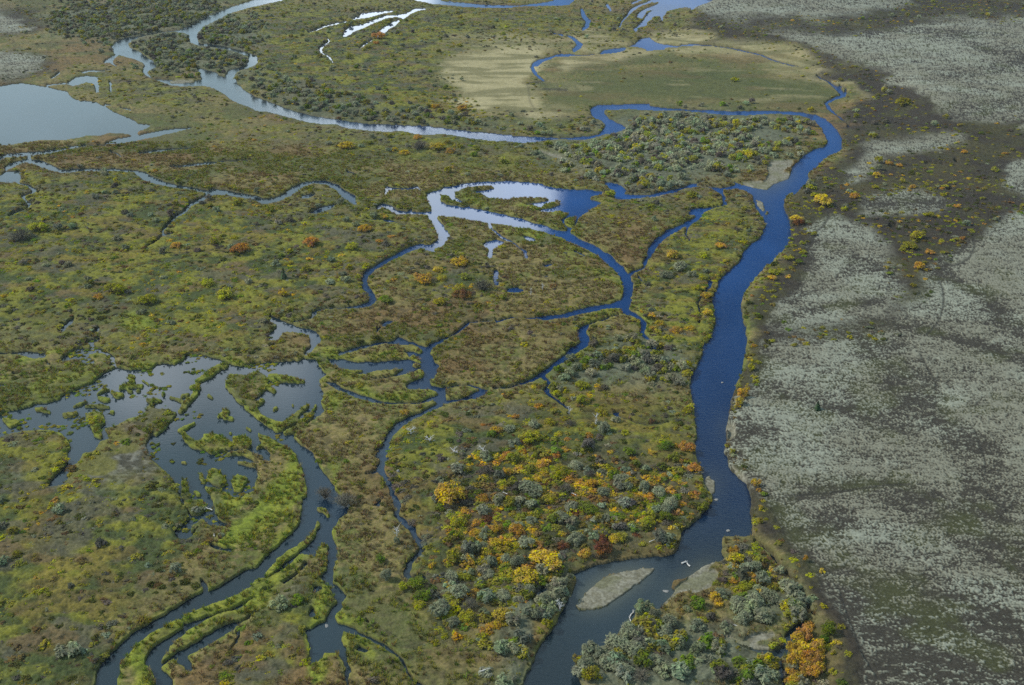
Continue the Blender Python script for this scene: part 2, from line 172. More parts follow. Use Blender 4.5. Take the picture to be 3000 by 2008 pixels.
('w', "T20 -900,760 -150,640 0,650 30,620 180,600 290,570 310,550 420,545 520,510 610,460 740,400 830,360 900,310 960,270 1060,215 1150,230 1200,240 1380,235 1440,190 1520,180 1600,190 1680,150 1690,110 1750,90 1850,100 1970,130 2080,160 2130,200 2200,210 2343,180 T21 200,170 400,155 440,130 550,150 570,200 620,250 650,290 590,330 590,400 610,480 600,540 630,620 610,650 540,690 480,740 420,790 340,850 380,890 450,950 520,1010 560,1090 620,1180 680,1250 740,1350 800,1400 880,1480 820,1568 T31 770,50 710,130 705,190 740,270 730,330 745,380 710,480 720,620 780,660 830,740 790,810 800,860 740,910 760,970 850,1010 950,1070 1050,1120 1170,1180 1250,1240 1330,1320 1390,1410 1450,1480 1550,1568 1750,1750 1600,1750 1480,1560 1420,1480 1330,1370 1250,1290 1150,1220 1050,1160 950,1110 870,1090 820,1070 800,1130 820,1210 840,1340 860,1440 840,1550 850,1800 800,1800 810,1420 780,1330 750,1270 620,1275 600,1320 500,1380 490,1300 480,1200 440,1090 430,1050 560,1000 640,970 660,900 740,790 700,690 640,610 560,600 640,500 655,400 660,280 T30 1600,1600 1550,2300 600,2300 820,1700 850,1568 870,1500 890,1420 930,1350 1000,1280 1100,1180 1200,1080 1300,1030 1400,960 1500,910 1600,850 1700,790 1780,740 1860,690 1900,690 2000,650 2080,600 2180,550 2270,490 2343,470 T31 80,400 170,320 270,230 340,150 390,80 405,0 T21 415,1568 415,1430 465,1390 470,1290 430,1150 370,1030 270,940 170,880 80,850 30,850 0,815 20,840 60,930 120,1010 140,1080 30,1080 0,1180 0,1350 T20 2260,1380 2220,1420 2120,1400 2100,1370 1990,1330 1900,1320 1840,1310 1890,1350 1930,1420 1950,1540 T30 2000,40 2090,80 2110,110 1960,100 1830,110 1770,180 1700,230 1620,220 1600,140 1680,90 1740,30 T20 1680,1500 1640,1400 1610,1270 1550,1200 1450,1130 1370,1040 1330,930 1250,960 860,990 760,1010 720,1090 630,1140 620,1230 560,1300 400,1330 480,1250 560,1170 620,1100 640,950 620,900 560,830 450,790 300,800 100,830 0,860 -900,900"),
('l', "T31 580,270 660,270 655,400 630,500 560,590 640,610 700,690 740,790 660,890 640,970 500,1040 430,1050 440,1100 480,1200 490,1330 500,1380 610,1330 620,1280 750,1270 790,1340 810,1420 820,1530 820,2200 T30 1700,2200 1570,1600 1570,1500 1500,1420 1480,1400 1550,1350 1660,1270 1700,1310 1900,1200 2150,1060 2170,1010 2240,980 2343,950 T31 60,880 140,800 240,720 340,640 420,570 490,480 560,370"),
('s', "T31 560,80,42 530,160,42 480,240,52 400,310,52 310,370,72 230,430,72 150,510,62 90,545,42"),
('s', "T31 520,400,52 430,400,80 370,470,84 280,540,84 150,610,94 0,640,94 T30 2343,700,110 2200,770,90 2000,850,84 1850,900,90 1700,950,70"), ('s', "T30 1640,1000,90 1450,1110,110 1350,1190,120 1280,1260,150 1200,1400,200 1250,1520,330 1250,2200,400"),
('s', "T31 230,660,64 100,760,104 0,830,104 T30 2200,920,100 2050,950,110 1900,1030,110 1750,1120,120 1600,1210,84 1500,1340,24"),
('c', "T30 1640,1310,60 1720,1360,84 1730,1420,50"), ('c', "T31 500,870,30 510,920,50"), ('c', "T31 940,1230,50 1000,1250,40"), ('c', "T31 540,680,60 600,670,30"), ('c', "T30 2180,1050,16 2190,1130,20 2100,1250,10"), ('c', "T31 1015,985,24 1035,990,24"),
('c', "T30 1860,600,30 1870,680,36"),
# green islands of the backwater
('s', "T20 2070,200,50 1990,230,60 1920,280,70 1860,320,50 1800,355,30"), ('s', "T20 1740,400,30 1810,400,60 1790,450,60 1770,500,50 1730,530,50 1690,580,60 1660,620,40"), ('s', "T20 1660,480,30 1720,470,30"), ('s', "T20 1560,490,20 1680,530,30"),
('s', "T20 1200,320,70 1210,370,60 1100,410,30"), ('s', "T20 1150,400,30 1300,390,36"), ('s', "T20 1290,330,10 1370,380,16"), ('s', "T20 1170,430,24 1210,445,30"), ('s', "T20 1260,440,24 1290,440,20"), ('s', "T20 880,470,14 950,430,44 1000,430,20"), ('s', "T20 900,500,30 960,520,44 1010,520,24"), ('s', "T20 1030,450,24 1080,475,60 1130,470,30"), ('s', "T20 650,585,8 720,560,30 790,530,14"), ('s', "T20 780,575,16 920,570,34 1000,580,16"), ('s', "T20 590,650,34 650,655,44 710,640,30"), ('s', "T20 320,605,20 380,605,30 460,630,20"), ('s', "T20 30,700,36 100,725,80 170,720,44"), ('s', "T20 1010,625,20 1045,630,34"), ('s', "T20 1490,455,36 1500,455,36"), ('s', "T20 1640,378,12 1630,380,10"), ('s', "T20 1920,480,34 1935,500,20"), ('s', "T20 2000,670,24 2060,630,70 2060,680,36 2140,685,30"),
('l', "T20 780,660 860,630 950,630 970,730 930,760 930,830 930,880 870,850 840,780 820,700"), ('s', "T20 1350,520,30 1480,520,30"), 
('l', "T20 860,990 930,900 1000,880 960,780 1100,740 1180,690 1310,650 1340,590 1400,530 1420,560 1430,600 1560,610 1640,640 1560,720 1530,770 1420,840 1380,830 1350,900 1330,940 1250,1000"),
('s', "T20 1400,560,40 1380,620,60 1350,680,90"),
('s', "T20 1640,800,24 1700,770,40 1780,730,24"), ('s', "T20 1680,840,60 1760,920,60 1850,930,80"), ('l', "T20 1880,830 1950,820 2060,850 2090,880 2140,900 2140,850 2250,840 2300,880 2310,940 2280,970 2180,960 2060,970 1980,1000 1920,1010 1880,970 1810,930"), ('s', "T20 2080,1010,30 2140,1000,30 2250,1000,50 2343,1050,70 T21 40,1060,60"), ('s', "T20 2180,1085,16 2270,1110,34 2343,1120,40"), ('s', "T20 2250,780,16 2290,800,16"), ('s', "T20 2100,815,14 2130,820,14"), ('s', "T20 1660,1090,14 1720,1095,14"),
('l', "T20 1910,1180 1950,1145 2020,1170 2080,1230 2080,1290 2010,1320 1930,1290 1900,1240"), ('l', "T20 2110,1260 2170,1200 2270,1240 2230,1290 2220,1350 2140,1350"), ('l', "T20 1665,1240 1715,1235 1720,1310 1760,1420 1660,1420"), ('l', "T20 1690,1440 1850,1430 1890,1500 1820,1568 1740,1568 1690,1510"), ('s', "T20 1780,1360,24 1810,1380,44"), ('s', "T20 1830,1200,40 1860,1260,44"),
('s', "T21 0,330,160 60,350,110 30,420,110 20,460,60"), ('s', "T21 130,310,50 200,315,60 330,330,60 440,345,30"), ('s', "T21 110,405,40 180,440,34"), ('l', "T20 2343,290 2090,285 2050,350 2060,400 2120,470 2200,560 2280,640 2343,690 T21 100,760 180,810 230,810 330,760 400,710 330,660 240,720 180,720 100,680 40,640 10,600 0,500 40,440"), ('s', "T21 20,560,40 60,520,40"), ('s', "T21 260,750,60 330,690,50 380,650,44 450,590,44 480,570,30"), ('s', "T21 270,825,40 380,790,60 470,680,70 520,650,40"), ('s', "T21 520,620,20 550,580,34"), ('s', "T21 330,565,20 345,570,20"), ('s', "T21 160,600,30 180,590,30"),
('l', "T21 0,820 80,850 170,880 150,1000 120,1010 60,930"), ('s', "T21 20,960,30 60,940,30"),
('s', "T21 570,1510,20 620,1530,44 650,1568,30 T31 640,5,30"),
# small pools along the west backwater
('c', "T20 -100,100,20 100,98,14 220,90,44 340,108,64 400,112,40"), ('w', "T20 540,150 600,110 680,60 760,20 850,10 900,40 960,60 1010,90 1060,130 1060,210 990,212 1020,180 1030,150 960,100 870,95 800,110 860,160 870,190 760,195 740,160 650,150 580,170"), ('c', "T20 430,172,20 450,195,20"), ('c', "T20 -100,380,30 50,380,26"), ('c', "T20 110,280,12 160,285,10"), ('c', "T10 560,1460,30 640,1380,40 680,1340,12"), ('c', "T10 800,1568,40 900,1530,30"), ('c', "T10 860,1470,24 910,1430,24"), ('c', "T10 1100,1330,12 1180,1340,10"),
('c', "T30 1900,262,16 1960,290,32 2050,318,32 2110,320,42"), ('s', "T30 1760,140,40 1850,60,40 1900,130,60 1980,140,30"), ('s', "T20 720,20,20 820,25,30"),
# creeks at the foot of the tundra slope
('c', "C 1080,110,24 1180,190,30 1260,280,34 1340,360,30 1400,450,26 1470,540,24 1560,640,20 1600,740,24 1640,860,20"), ('c', "C 1560,930,50 1480,980,60 1420,1060,70 1380,1160,60 1360,1230,70 1250,1245,70 1130,1220,40 1000,1190,20 880,1165,10"), ('c', "C 1330,1300,30 1330,1400,34 1360,1500,40 1380,1700,50 1400,2000,60"),
]
GRAVEL = ["T12 2245,260,20 2270,290,60 2300,345,30", "T22 1800,1230,60 1810,1280,90 1830,1350,60", "T03 60,1540,120 210,1490,40", "T13 0,120,70 60,70,120 170,40,60", "T12 2120,110,20 2250,125,60 2320,140,60", "T00 1565,750,22 1680,745,26 1780,742,16",
          "C 120,790,20 250,640,50 350,580,90 450,560,150 560,520,160 640,470,110", "C 400,490,30 520,420,70 620,340,50 660,325,20", "C 1000,1110,60 1150,1085,80 1240,1075,50", "C 760,1080,30 900,1130,40 1050,1170,40 1200,1190,20", "T02 1880,1012,14 2010,1018,12", "T01 1050,1185,10 1250,1198,16", "T01 500,1060,10 720,1085,10", "T22 1960,760,40 2010,760,60 2020,830,50 1985,880,20", "T22 2010,1125,16 2090,1190,20 2155,1245,20", "T12 1250,245,12 1370,225,16", "T02 240,1380,10 420,1440,30 560,1510,14", "T02 840,1000,10 1000,998,10"]
GRAVELPOLY = ["T32 580,820 640,760 700,680 780,610 900,545 1050,510 1200,485 1300,478 1310,495 1250,560 1150,630 1050,700 950,770 850,835 760,855 620,865"]
TRAILS = ["T13 540,340,10 560,430,8 500,510,9 440,560,9 410,640,8 340,760,9 270,880,9 200,980,9 80,1100,10 0,1180,8", "T13 1885,610,8 1890,700,8 1850,790,8 1790,835,7 1700,870,7 1620,840,6", "T13 1560,1000,8 1600,1080,9 1610,1200,9 1590,1300,7 1550,1400,7 1450,1500,7", "T23 1390,110,9 1450,220,10 1530,360,11 1540,420,10", "T23 1890,800,9 1950,950,9 1990,1100,8 1990,1200,7", "T23 1990,1350,8 2040,1430,9 2200,1550,9", "T23 1300,1300,12 1100,1305,10 800,1345,12 600,1380,10 300,1395,10 150,1410,10", "T33 640,650,6 700,830,6 850,1250,7 1000,1500,7", "T03 730,-5,6", "T02 130,780,14 160,770,12 300,745,12", "T02 140,800,10 250,822,10 400,822,12 500,830,8", "T02 150,820,10 165,940,12 210,1000,14", "T01 1180,520,14 1350,460,14 1640,400,10", "T22 120,0,0"]
# ground cover, painted in this order over the default (sedge marsh): (class, softness in pixels, outlines)
COVER = [
('flat', 40, ["G -400,400 150,395 300,400 500,445 700,470 880,490 1000,530 960,560 850,600 835,640 840,690 720,710 620,715 600,760 600,790 400,800 200,800 0,780 -400,760"]),
('flat', 30, ["G 1000,590 1100,585 1150,640 1140,690 1000,690 930,660 920,620", "G 440,290 760,300 1060,320 1250,350 1320,390 1200,385 1000,370 800,340 600,330", "G 1300,430 1450,440 1640,430 1750,480 1720,560 1640,640 1625,760 1590,860 1530,820 1480,740 1470,640 1540,530 1600,480 1480,480 1380,480", "G -300,960 150,960 250,1000 350,1080 430,1160 470,1250 380,1350 300,1420 200,1568 -300,1700", "G 120,170 400,180 520,240 420,250 250,210", "G 880,960 1000,940 1250,900 1580,950 1600,1060 1620,1150 1540,1260 1330,1270 1300,1340 1150,1400 1050,1480 1000,1440 960,1330 970,1240 900,1120 880,1020", "G 600,20 880,10 1450,30 1620,60 1560,90 1300,80 1000,120 960,160 1040,210 1100,260 1300,290 1360,270 1380,250 1380,300 1200,305 800,270 600,190 560,120 470,70"]),
('willow', 22, ["G 1400,275 1500,262 1600,265 1820,268 1870,300 1830,340 1700,385 1560,430 1440,440 1390,410 1250,360 1190,340 1260,330 1350,325", "G 300,100 380,85 430,85 440,105 560,140 570,160 520,170 460,155 350,155", "G 440,75 480,40 600,55 560,110 600,180 740,220 900,265 1100,285 1350,290 1100,300 850,280 700,250 570,190 590,145 470,105", "G 1290,1310 1320,1330 1240,1440 1180,1568 1120,1568 1180,1450", "G 1500,1410 1580,1405 1640,1430 1680,1450 1780,1500 1790,1568 1320,1568 1320,1500 1420,1440 1480,1390", "G 1430,760 1520,800 1590,860 1560,900 1440,870 1280,880 1300,850 1400,800", "G 1660,1380 1720,1330 1820,1340 1850,1420 1780,1430 1680,1420", "G 180,10 520,5 480,40 300,90 200,85 90,60"]),
('thicket', 25, ["G 1000,1080 1200,1010 1500,1060 1590,1020 1610,1140 1540,1230 1300,1280 1280,1340 1150,1420 1060,1500 1000,1440 1010,1340 1030,1240 990,1150", "G 1660,1230 1720,1230 1800,1330 1760,1380 1650,1370", "G 1790,1440 1880,1440 1900,1568 1790,1568"]),
('heath', 12, ["G 1560,40 1620,92 1700,92 1800,110 1890,168 1935,195 1945,240 1935,290 1930,330 1900,365 1850,400 1800,440 1810,520 1780,590 1700,670 1690,720 1700,760 1710,830 1680,900 1660,980 1690,1080 1720,1180 1725,1225 1770,1260 1855,1400 1880,1440 1900,1500 1910,1600 1920,2000 2800,2000 2800,-300 1700,-300 1640,0", "G -400,30 60,10 120,40 60,80 -400,100", "G -400,130 60,118 130,140 110,165 20,185 -400,200"]),
('tundra', 6, ["G 1630,-300 1580,25 1640,42 1720,52 1780,52 1840,35 1880,52 1960,45 2050,15 2100,-20 2100,-300", "G 1755,65 1850,62 1900,75 2000,60 2120,45 2200,30 2280,50 2800,20 2800,270 2400,250 2330,275 2250,285 2150,280 2110,255 2095,225 2065,195 2010,165 1950,148 1870,118 1800,95",
   "G 1965,345 2000,322 2080,308 2180,310 2200,325 2120,345 2020,352 1975,395 1945,428 1922,425 1930,385", "G 1950,470 2010,452 2090,440 2140,455 2165,480 2130,492 2050,490 1965,486", "G 2310,370 2400,355 2800,360 2800,480 2400,475 2310,445", "G 2320,280 2400,270 2400,310 2330,300",
   "G 1888,480 1930,500 2000,520 2040,555 2070,600 2100,630 2140,610 2200,560 2270,515 2330,498 2800,480 2800,2000 2000,2000 1965,1500 1905,1400 1865,1330 1830,1280 1790,1230 1755,1150 1735,1090 1690,1045 1675,1000 1690,965 1720,910 1735,870 1725,800 1745,725 1790,672 1832,605 1852,550 1868,512",
   "G -400,40 20,20 70,48 40,75 -400,75", "G -400,130 60,122 110,140 90,158 10,178 -400,180"]),
('heath', 10, ["G 1640,48,10 1760,58,12 1870,62,14 1960,58,18 2060,38,24 2150,25,18 2343,12,24"]),
('heath', 16, ["G 2070,600,60 2085,660,60 2060,700,40", "G 1730,790,14 1760,772,22 1900,775,20 2060,745,24", "G 2050,560,40 2090,620,60"]),
('straw', 10, ["G 990,150 1010,125 1080,108 1180,110 1235,122 1215,150 1220,180 1215,200 1235,240 1210,262 1120,262 1060,238 1035,210 1058,190 1000,165", "G 1245,140 1300,125 1450,114 1540,110 1450,132 1340,150 1260,165", "G 1290,85 1400,80 1440,95 1350,105 1300,108", "G 1020,95,10 1280,95,14", "G 1530,97,14 1700,104,14 1850,145,16 1930,185,16 1950,215,12", "G 1570,112,10 1720,125,12 1850,175,10", "G 1600,85,30 1500,100,30", "G 1200,270,16 1250,255,14 1300,245,12", "G 1690,165,10 1640,178,10"]),
('meadow', 22, ["G 1240,200 1330,185 1450,165 1600,150 1760,158 1890,205 1885,240 1700,238 1500,232 1360,238 1260,245", "G -200,735,20 330,735,40 380,745,30", "G 300,1370,20 900,1260,10"]),
('green', 8, ["T20 300,520,50 500,430,60 700,390,60 900,310,40", "T20 60,340,60 110,340,40", "T20 160,190,60 400,170,80 560,90,60", "T20 860,130,60 1010,140,60", "T20 1170,210,40 1400,210,60", "T20 1520,190,30 1670,150,40", "T20 1900,130,60 2200,200,60", "T20 2070,200,50 1800,355,50", "T20 1810,400,60 1730,530,50", "T20 1300,640,60 1400,540,60", "T20 900,640,120 900,800,100", "T20 1000,780,90 1080,750,60", "T20 1650,820,60 1800,930,80 2000,920,140 2250,900,140", "T20 1980,1230,180", "T20 2180,1280,150", "T20 1690,1320,80 1780,1480,150", "T20 100,725,100", "T21 30,340,200 60,480,120", "T21 100,880,60 250,1100,220 250,1400,300 T31 180,120,280 -200,300,260", "T20 2100,1450,300", "T31 540,80,50 300,370,90 90,545,60", "T31 500,410,80 100,630,120 T30 2000,850,110 1700,950,90", "T30 1650,1000,100 1350,1190,140 1230,1400,220 1250,1600,320", "T31 200,680,80 0,830,110 T30 2050,950,110 1750,1120,120", "T31 620,300,80 600,400,90", "T31 650,700,100 560,900,160 480,1300,100 640,1420,200", "T31 840,1150,60 1000,1180,60 1200,1300,60", "T31 820,900,80 900,1000,80 1050,1090,40", "T21 460,90,80 600,140,80 640,220,50", "T21 640,420,60 750,560,140", "T21 900,420,60 1100,510,50 1500,510,60", "T21 900,150,40 1300,120,80", "T21 540,1060,40 680,1250,50", "T12 900,860,60 980,980,70 1000,1120,60", "T12 520,700,50 800,830,50", "T12 520,440,100", "T12 450,400,60 350,300,60 200,340,80", "T11 1700,250,60 1830,290,50", "T11 2000,270,60 2150,340,50", "T12 1100,1260,60 1250,1500,50", "T12 600,1370,80 980,1250,40", "T11 1000,380,60 1250,420,60", "T10 1180,1390,200 1400,1410,120", "T12 40,520,60 300,590,60", "T21 820,320,100 700,290,60"]),
('rust', 30, ["T30 380,100,160 420,230,90", "T20 440,1450,220", "T22 1500,980,160 1650,1010,160 1680,1140,120", "T12 100,1400,140 500,1390,120 800,1300,60", "T33 280,1300,300", "T22 500,560,120 1400,650,160", "T32 2000,700,200", "T20 250,880,160"]),
('pale', 24, ["T20 860,960 1120,900 1380,930 1480,1180 1380,1250 1100,1330 650,1290 700,1160", "T20 320,880,50 480,900,60", "T20 150,1180,120 330,1180,90", "T31 300,800,60 200,1000,140 100,1300,200", "T30 1900,1480,160", "T20 1000,800,40 1300,680,50"]),
('willow', 6, ["B 1800,930 1890,960 1860,1060 1800,1180 1720,1330 1640,1480 1580,1640 1380,1700 1440,1480 1400,1380 1520,1180 1640,1060"]),
('flat', 20, ["T31 420,700,80 300,950,200 150,1300,300 -200,1500,300"]),
]
SWALES = ["G 1740,772,16 1900,778,16 2050,745,20 2200,780,24 2400,840,24", "G 2400,780,24 2280,700,30 2180,640,24", "G 1990,800,50 2070,880,80 2170,960,90 2230,1080,90 2330,1300,110", "G 1760,905,30 1900,930,50 2050,960,60", "G 1700,1000,40 1800,1000,40", "G 1750,1165,14 1880,1130,16 2070,1105,18", "G 2060,1120,60 2190,1180,80 2250,1250,60", "G 1900,1300,60 2050,1370,110 2200,1420,140 2300,1560,140", "G 1770,740,20 1900,700,16 2010,690,24", "G 2010,830,40 2080,790,30", "G 1900,380,10 1930,440,10", "G 2250,110,14 2400,150,14", "G 2120,190,8 2400,140,10", "G 2130,260,40 2400,230,40", "G 1890,560,16 1960,590,20 2040,640,40", "G 1790,690,8 1960,600,8", "G 2200,560,30 2140,640,30", "G 1720,950,60 1740,1080,50", "G 1830,1250,50 1900,1360,50", "G 1960,470,10 2160,470,20", "G 1980,1200,60 1850,1210,50", "G 1700,930,40 1705,1000,40 1735,1080,50 1770,1180,44 1810,1240,50", "G 1745,740,44 1725,800,44 1735,870,40", "G 1860,540,24 1840,600,24 1800,660,24", "G 1960,1410,90 2150,1480,120 2343,1540,150", "G 2000,1540,130 2200,1580,150 2400,1600,160", "G 1960,75,12 2080,70,14 2250,85,14"]

# ------------------------------------------------------------------ rasters of the survey
def raster(ops, u0, v0, w, h, step):
    M = np.zeros((h, w), np.float32)
    def poly(P, val):
        X = (P[:, 0]-u0)/step; Y = (P[:, 1]-v0)/step
        X2 = np.roll(X, -1); Y2 = np.roll(Y, -1)
        for r in range(max(0, int(Y.min())), min(h-1, int(Y.max())+1)+1):
            y = r+0.5; c = (Y <= y) != (Y2 <= y)
            if not c.any(): continue
            xs = np.sort(X[c]+(y-Y[c])*(X2[c]-X[c])/(Y2[c]-Y[c]))
            for a, b in zip(xs[0::2], xs[1::2]):
                i0 = max(0, int(math.ceil(a-0.5))); i1 = min(w, int(math.floor(b-0.5))+1)
                if i1 > i0: M[r, i0:i1] = val
    def line(P, val):
        if val == 1.0 and step < 2: P = P.copy(); q_ = (P[:, 1] > 380) & (P[:, 2] > 4.3); P[:, 2] = np.where(q_, np.maximum(P[:, 2]*1.12+1.0, 6.5), np.maximum(P[:, 2], 5.2))
        if len(P) == 1: P = np.vstack([P, P+[0.01, 0, 0]])
        for (x0, y0, w0), (x1, y1, w1) in zip(P[:-1], P[1:]):
            x0, y0, x1, y1 = (x0-u0)/step, (y0-v0)/step, (x1-u0)/step, (y1-v0)/step
            r0, r1 = w0/2/step, w1/2/step; m = max(r0, r1)+1
            a0, a1 = int(max(0, min(x0, x1)-m)), int(min(w, max(x0, x1)+m+1)); b0, b1 = int(max(0, min(y0, y1)-m)), int(min(h, max(y0, y1)+m+1))
            if a1 <= a0 or b1 <= b0: continue
            gx, gy = np.meshgrid(np.arange(a0, a1)+0.5, np.arange(b0, b1)+0.5)
            dx, dy = x1-x0, y1-y0; q = np.clip(((gx-x0)*dx+(gy-y0)*dy)/max(dx*dx+dy*dy, 1e-6), 0, 1)
            ins = np.hypot(gx-x0-q*dx, gy-y0-q*dy) <= r0+(r1-r0)*q
            M[b0:b1, a0:a1][ins] = val
    for kind, s in ops:
        P = pts(s) if isinstance(s, str) else s
        if kind in 'wl': poly(P, 1.0 if kind == 'w' else 0.0)
        else: line(P, 1.0 if kind == 'c' else 0.0)
    return M
def blur(M, r, n=2):
    r = int(round(r))
    if r < 1: return M
    for _ in range(n):
        for ax in (0, 1):
            P = np.pad(M, [(r+1, r) if a == ax else (0, 0) for a in (0, 1)], mode='edge')
            c = np.cumsum(P, axis=ax, dtype=np.float64)
            k = 2*r+1
            M = ((c[k:, :]-c[:-k, :]) if ax == 0 else (c[:, k:]-c[:, :-k])).astype(np.float32)/k
    return M
def sample(M, u0, v0, step, u, v):
    x = np.clip((u-u0)/step-0.5, 0, M.shape[1]-1.001); y = np.clip((v-v0)/step-0.5, 0, M.shape[0]-1.001)
    i = x.astype(np.int32); j = y.astype(np.int32); fx = (x-i).astype(np.float32); fy = (y-j).astype(np.float32)
    return (M[j, i]*(1-fx)+M[j, i+1]*fx)*(1-fy)+(M[j+1, i]*(1-fx)+M[j+1, i+1]*fx)*fy
def hash2(ix, iy, seed):
    h = (ix.astype(np.uint32)*np.uint32(374761393)) ^ (iy.astype(np.uint32)*np.uint32(668265263)) ^ np.uint32((seed*2246822519) & 0xffffffff)
    h = (h ^ (h >> np.uint32(13)))*np.uint32(1274126177); h = h ^ (h >> np.uint32(16)); h = h*np.uint32(2246822519); h = h ^ (h >> np.uint32(15))
    return (h & np.uint32(0xffffff)).astype(np.float32)/np.float32(16777215)
def vn(x, y, seed=0):
    i = np.floor(x).astype(np.int64); j = np.floor(y).astype(np.int64); fx = (x-i).astype(np.float32); fy = (y-j).astype(np.float32)
    fx = fx*fx*(3-2*fx); fy = fy*fy*(3-2*fy)
    return (hash2(i, j, seed)*(1-fx)+hash2(i+1, j, seed)*fx)*(1-fy)+(hash2(i, j+1, seed)*(1-fx)+hash2(i+1, j+1, seed)*fx)*fy
def fbm(x, y, seed, octv=3, gain=0.5):
    s = 0; a = 1.0; t = 0
    for k in range(octv):
        c, sn = math.cos(0.6+k*1.1), math.sin(0.6+k*1.1)
        s = s+a*vn((x*c-y*sn)*2**k, (x*sn+y*c)*2**k, seed+k*17); t += a; a *= gain
    return s/t
def sstep(a, b, x):
    q = np.clip((x-a)/(b-a), 0, 1); return q*q*(3-2*q)

RU, RV, RS = -700.0, -420.0, 1.5
RW, RH = int(4400/RS), int(3000/RS)
WM = raster(SURVEY, RU, RV, RW, RH, RS)
GM = raster([('c', s) for s in GRAVEL]+[('w', s) for s in GRAVELPOLY], RU, RV, RW, RH, RS)
TM = raster([('c', s) for s in TRAILS], RU, RV, RW, RH, RS)
WB = blur(WM, 1); NEAR = blur(WM, 9); GB = blur(GM, 2); TB = blur(TM, 1)
CS = 6.0; CW, CH = int(4400/CS), int(3000/CS)
CLASSES = ['marsh', 'flat', 'willow', 'thicket', 'heath', 'tundra', 'straw', 'meadow', 'green', 'rust', 'pale']
CM = {c: np.zeros((CH, CW), np.float32) for c in CLASSES}; CM['marsh'] += 1
for cls, soft, outs in COVER:
    ops = []
    for s in outs: ops.append(('c', s) if pts(s)[:, 2].max() > 0 else ('w', s))
    m = blur(raster(ops, RU, RV, CW, CH, CS), max(1, soft/CS))
    for c in CLASSES: CM[c] *= (1-m)
    CM[cls] += m
SW = blur(raster([('c', s) for s in SWALES], RU, RV, CW, CH, CS), 2)
SW1 = blur(raster([('c', s) for s in SWALES if pts(s)[:, 2].max() < 45], RU, RV, CW, CH, CS), 1)
high = np.zeros((CH, CW), np.float32)
high = raster([('w', COVER[4][2][0])], RU, RV, CW, CH, CS)
hb = blur(raster([('w', COVER[5][2][0]), ('w', COVER[5][2][1]), ('w', COVER[5][2][5])], RU, RV, CW, CH, CS), 5, 3)
SWH = SW*hb
HILL = hb*4.0 + blur(high, 3, 3)*1.3
def covers(u, v): return {c: sample(CM[c], RU, RV, CS, u, v) for c in CLASSES}

def locate(u, v, h):                                   # the point of the land, at height h, that the survey mark (u, v) stands for
    a, dy, dz = ray(u, v); t = (H-h)/(-dz); return a*t, dy*t
def base_height(u, v):
    x, y = locate(u, v, np.zeros_like(u))
    roll = sample(HILL, RU, RV, CS, u, v)-1.1*sample(SWH, RU, RV, CS, u, v)
    return 0.42+roll*(1+0.12*(fbm(x/34, y/34, 5)-0.5))
def ground(u, v):
    """world position and water share for survey marks"""
    h = base_height(u, v); x, y = locate(u, v, h)
    j1 = vn(x/0.9, y/0.9, 71)-0.5; j2 = vn(x/0.9+40, y/0.9, 72)-0.5; k1 = vn(x/3.1, y/3.1, 73)-0.5; k2 = vn(x/3.1+9, y/3.1, 74)-0.5
    px = F/np.sqrt(x*x+y*y+H*H)                       # pixels per metre here
    w = sample(WB, RU, RV, RS, u+px*(0.42*j1+0.7*k1), v+px*0.45*(0.42*j2+0.7*k2))
    return x, y, h, w

# ------------------------------------------------------------------ terrain sheet
def axis(lo, hi, a, b, fine, coarse):
    left = np.arange(lo, a, coarse); mid = np.arange(a, b, fine); right = np.arange(b, hi+coarse, coarse)
    return np.concatenate([left, mid, right])
U = axis(-2600, 5600, -40, 3040, 2.4, 30.0)
V = np.concatenate([[-592, -580, -560, -530, -500, -460, -420, -380, -340, -300, -270], np.arange(-240, -20, 12.0), np.arange(-20, 2030, 2.2), np.arange(2030, 3000, 24.0)])
uu, vv = np.meshgrid(U, V); uu = uu.ravel().astype(np.float64); vv = vv.ravel().astype(np.float64)
nu, nv = len(U), len(V)
X, Y, Hh, W = ground(uu, vv)
PXM = F/np.sqrt(X*X+Y*Y+H*H)
JU = PXM*(5.0*(fbm(X/7, Y/7, 31, 3)-0.5)+9.0*(vn(X/21, Y/21, 33)-0.5)); JV = PXM*0.5*(5.0*(fbm(X/7+50, Y/7, 32, 3)-0.5)+9.0*(vn(X/21+50, Y/21, 34)-0.5))
JU = JU*np.where(vv < 380, 2.3, 1.0); JV = JV*np.where(vv < 380, 1.3, 1.0)
K = covers(uu+JU, vv+JV)
near = sample(NEAR, RU, RV, RS, uu, vv); gravel = sample(GB, RU, RV, RS, uu, vv)
isl = (0.45+0.55*sstep(0.42, 0.58, fbm(X/5, Y/4, 82, 2)))*sstep(0.36, 0.56, sample(blur(WM, 20), RU, RV, RS, uu, vv))*(uu < 1330)*(vv > 930)
for k_ in CLASSES: K[k_] = K[k_]*(1-0.85*isl)
K['green'] = K['green']+0.85*isl
fr = 0.38*sstep(0.10, 0.34, near)*sstep(0.40, 0.56, fbm(X/14, Y/14, 81, 2))*K['marsh']*(vv > 450)
K['marsh'] = K['marsh']-fr; K['green'] = K['green']+fr
trail = sample(TB, RU, RV, RS, uu, vv); swale = sample(SW, RU, RV, CS, uu+1.2*JU, vv+0.9*JV)
gravel = sstep(0.35, 0.65, gravel+0.35*(fbm(X/1.5, Y/1.5, 91)-0.5))
crease = sample(SW1, RU, RV, CS, uu+0.5*JU, vv+0.5*JV)
n03 = vn(X/0.32, Y/0.32, 1); n07 = vn(X/0.75, Y/0.6, 2); n13 = vn(X/1.3, Y/1.1, 3); n3 = fbm(X/3.2, Y/2.6, 4, 2); n8 = fbm(X/8, Y/8, 6, 3); n25 = fbm(X/26, Y/22, 8, 3)
def col(*c): return np.array(c, np.float32)
def lerp(a, b, t): return a+(b-a)*t[:, None]
one = np.ones(len(X), np.float32)[:, None]
C = {}
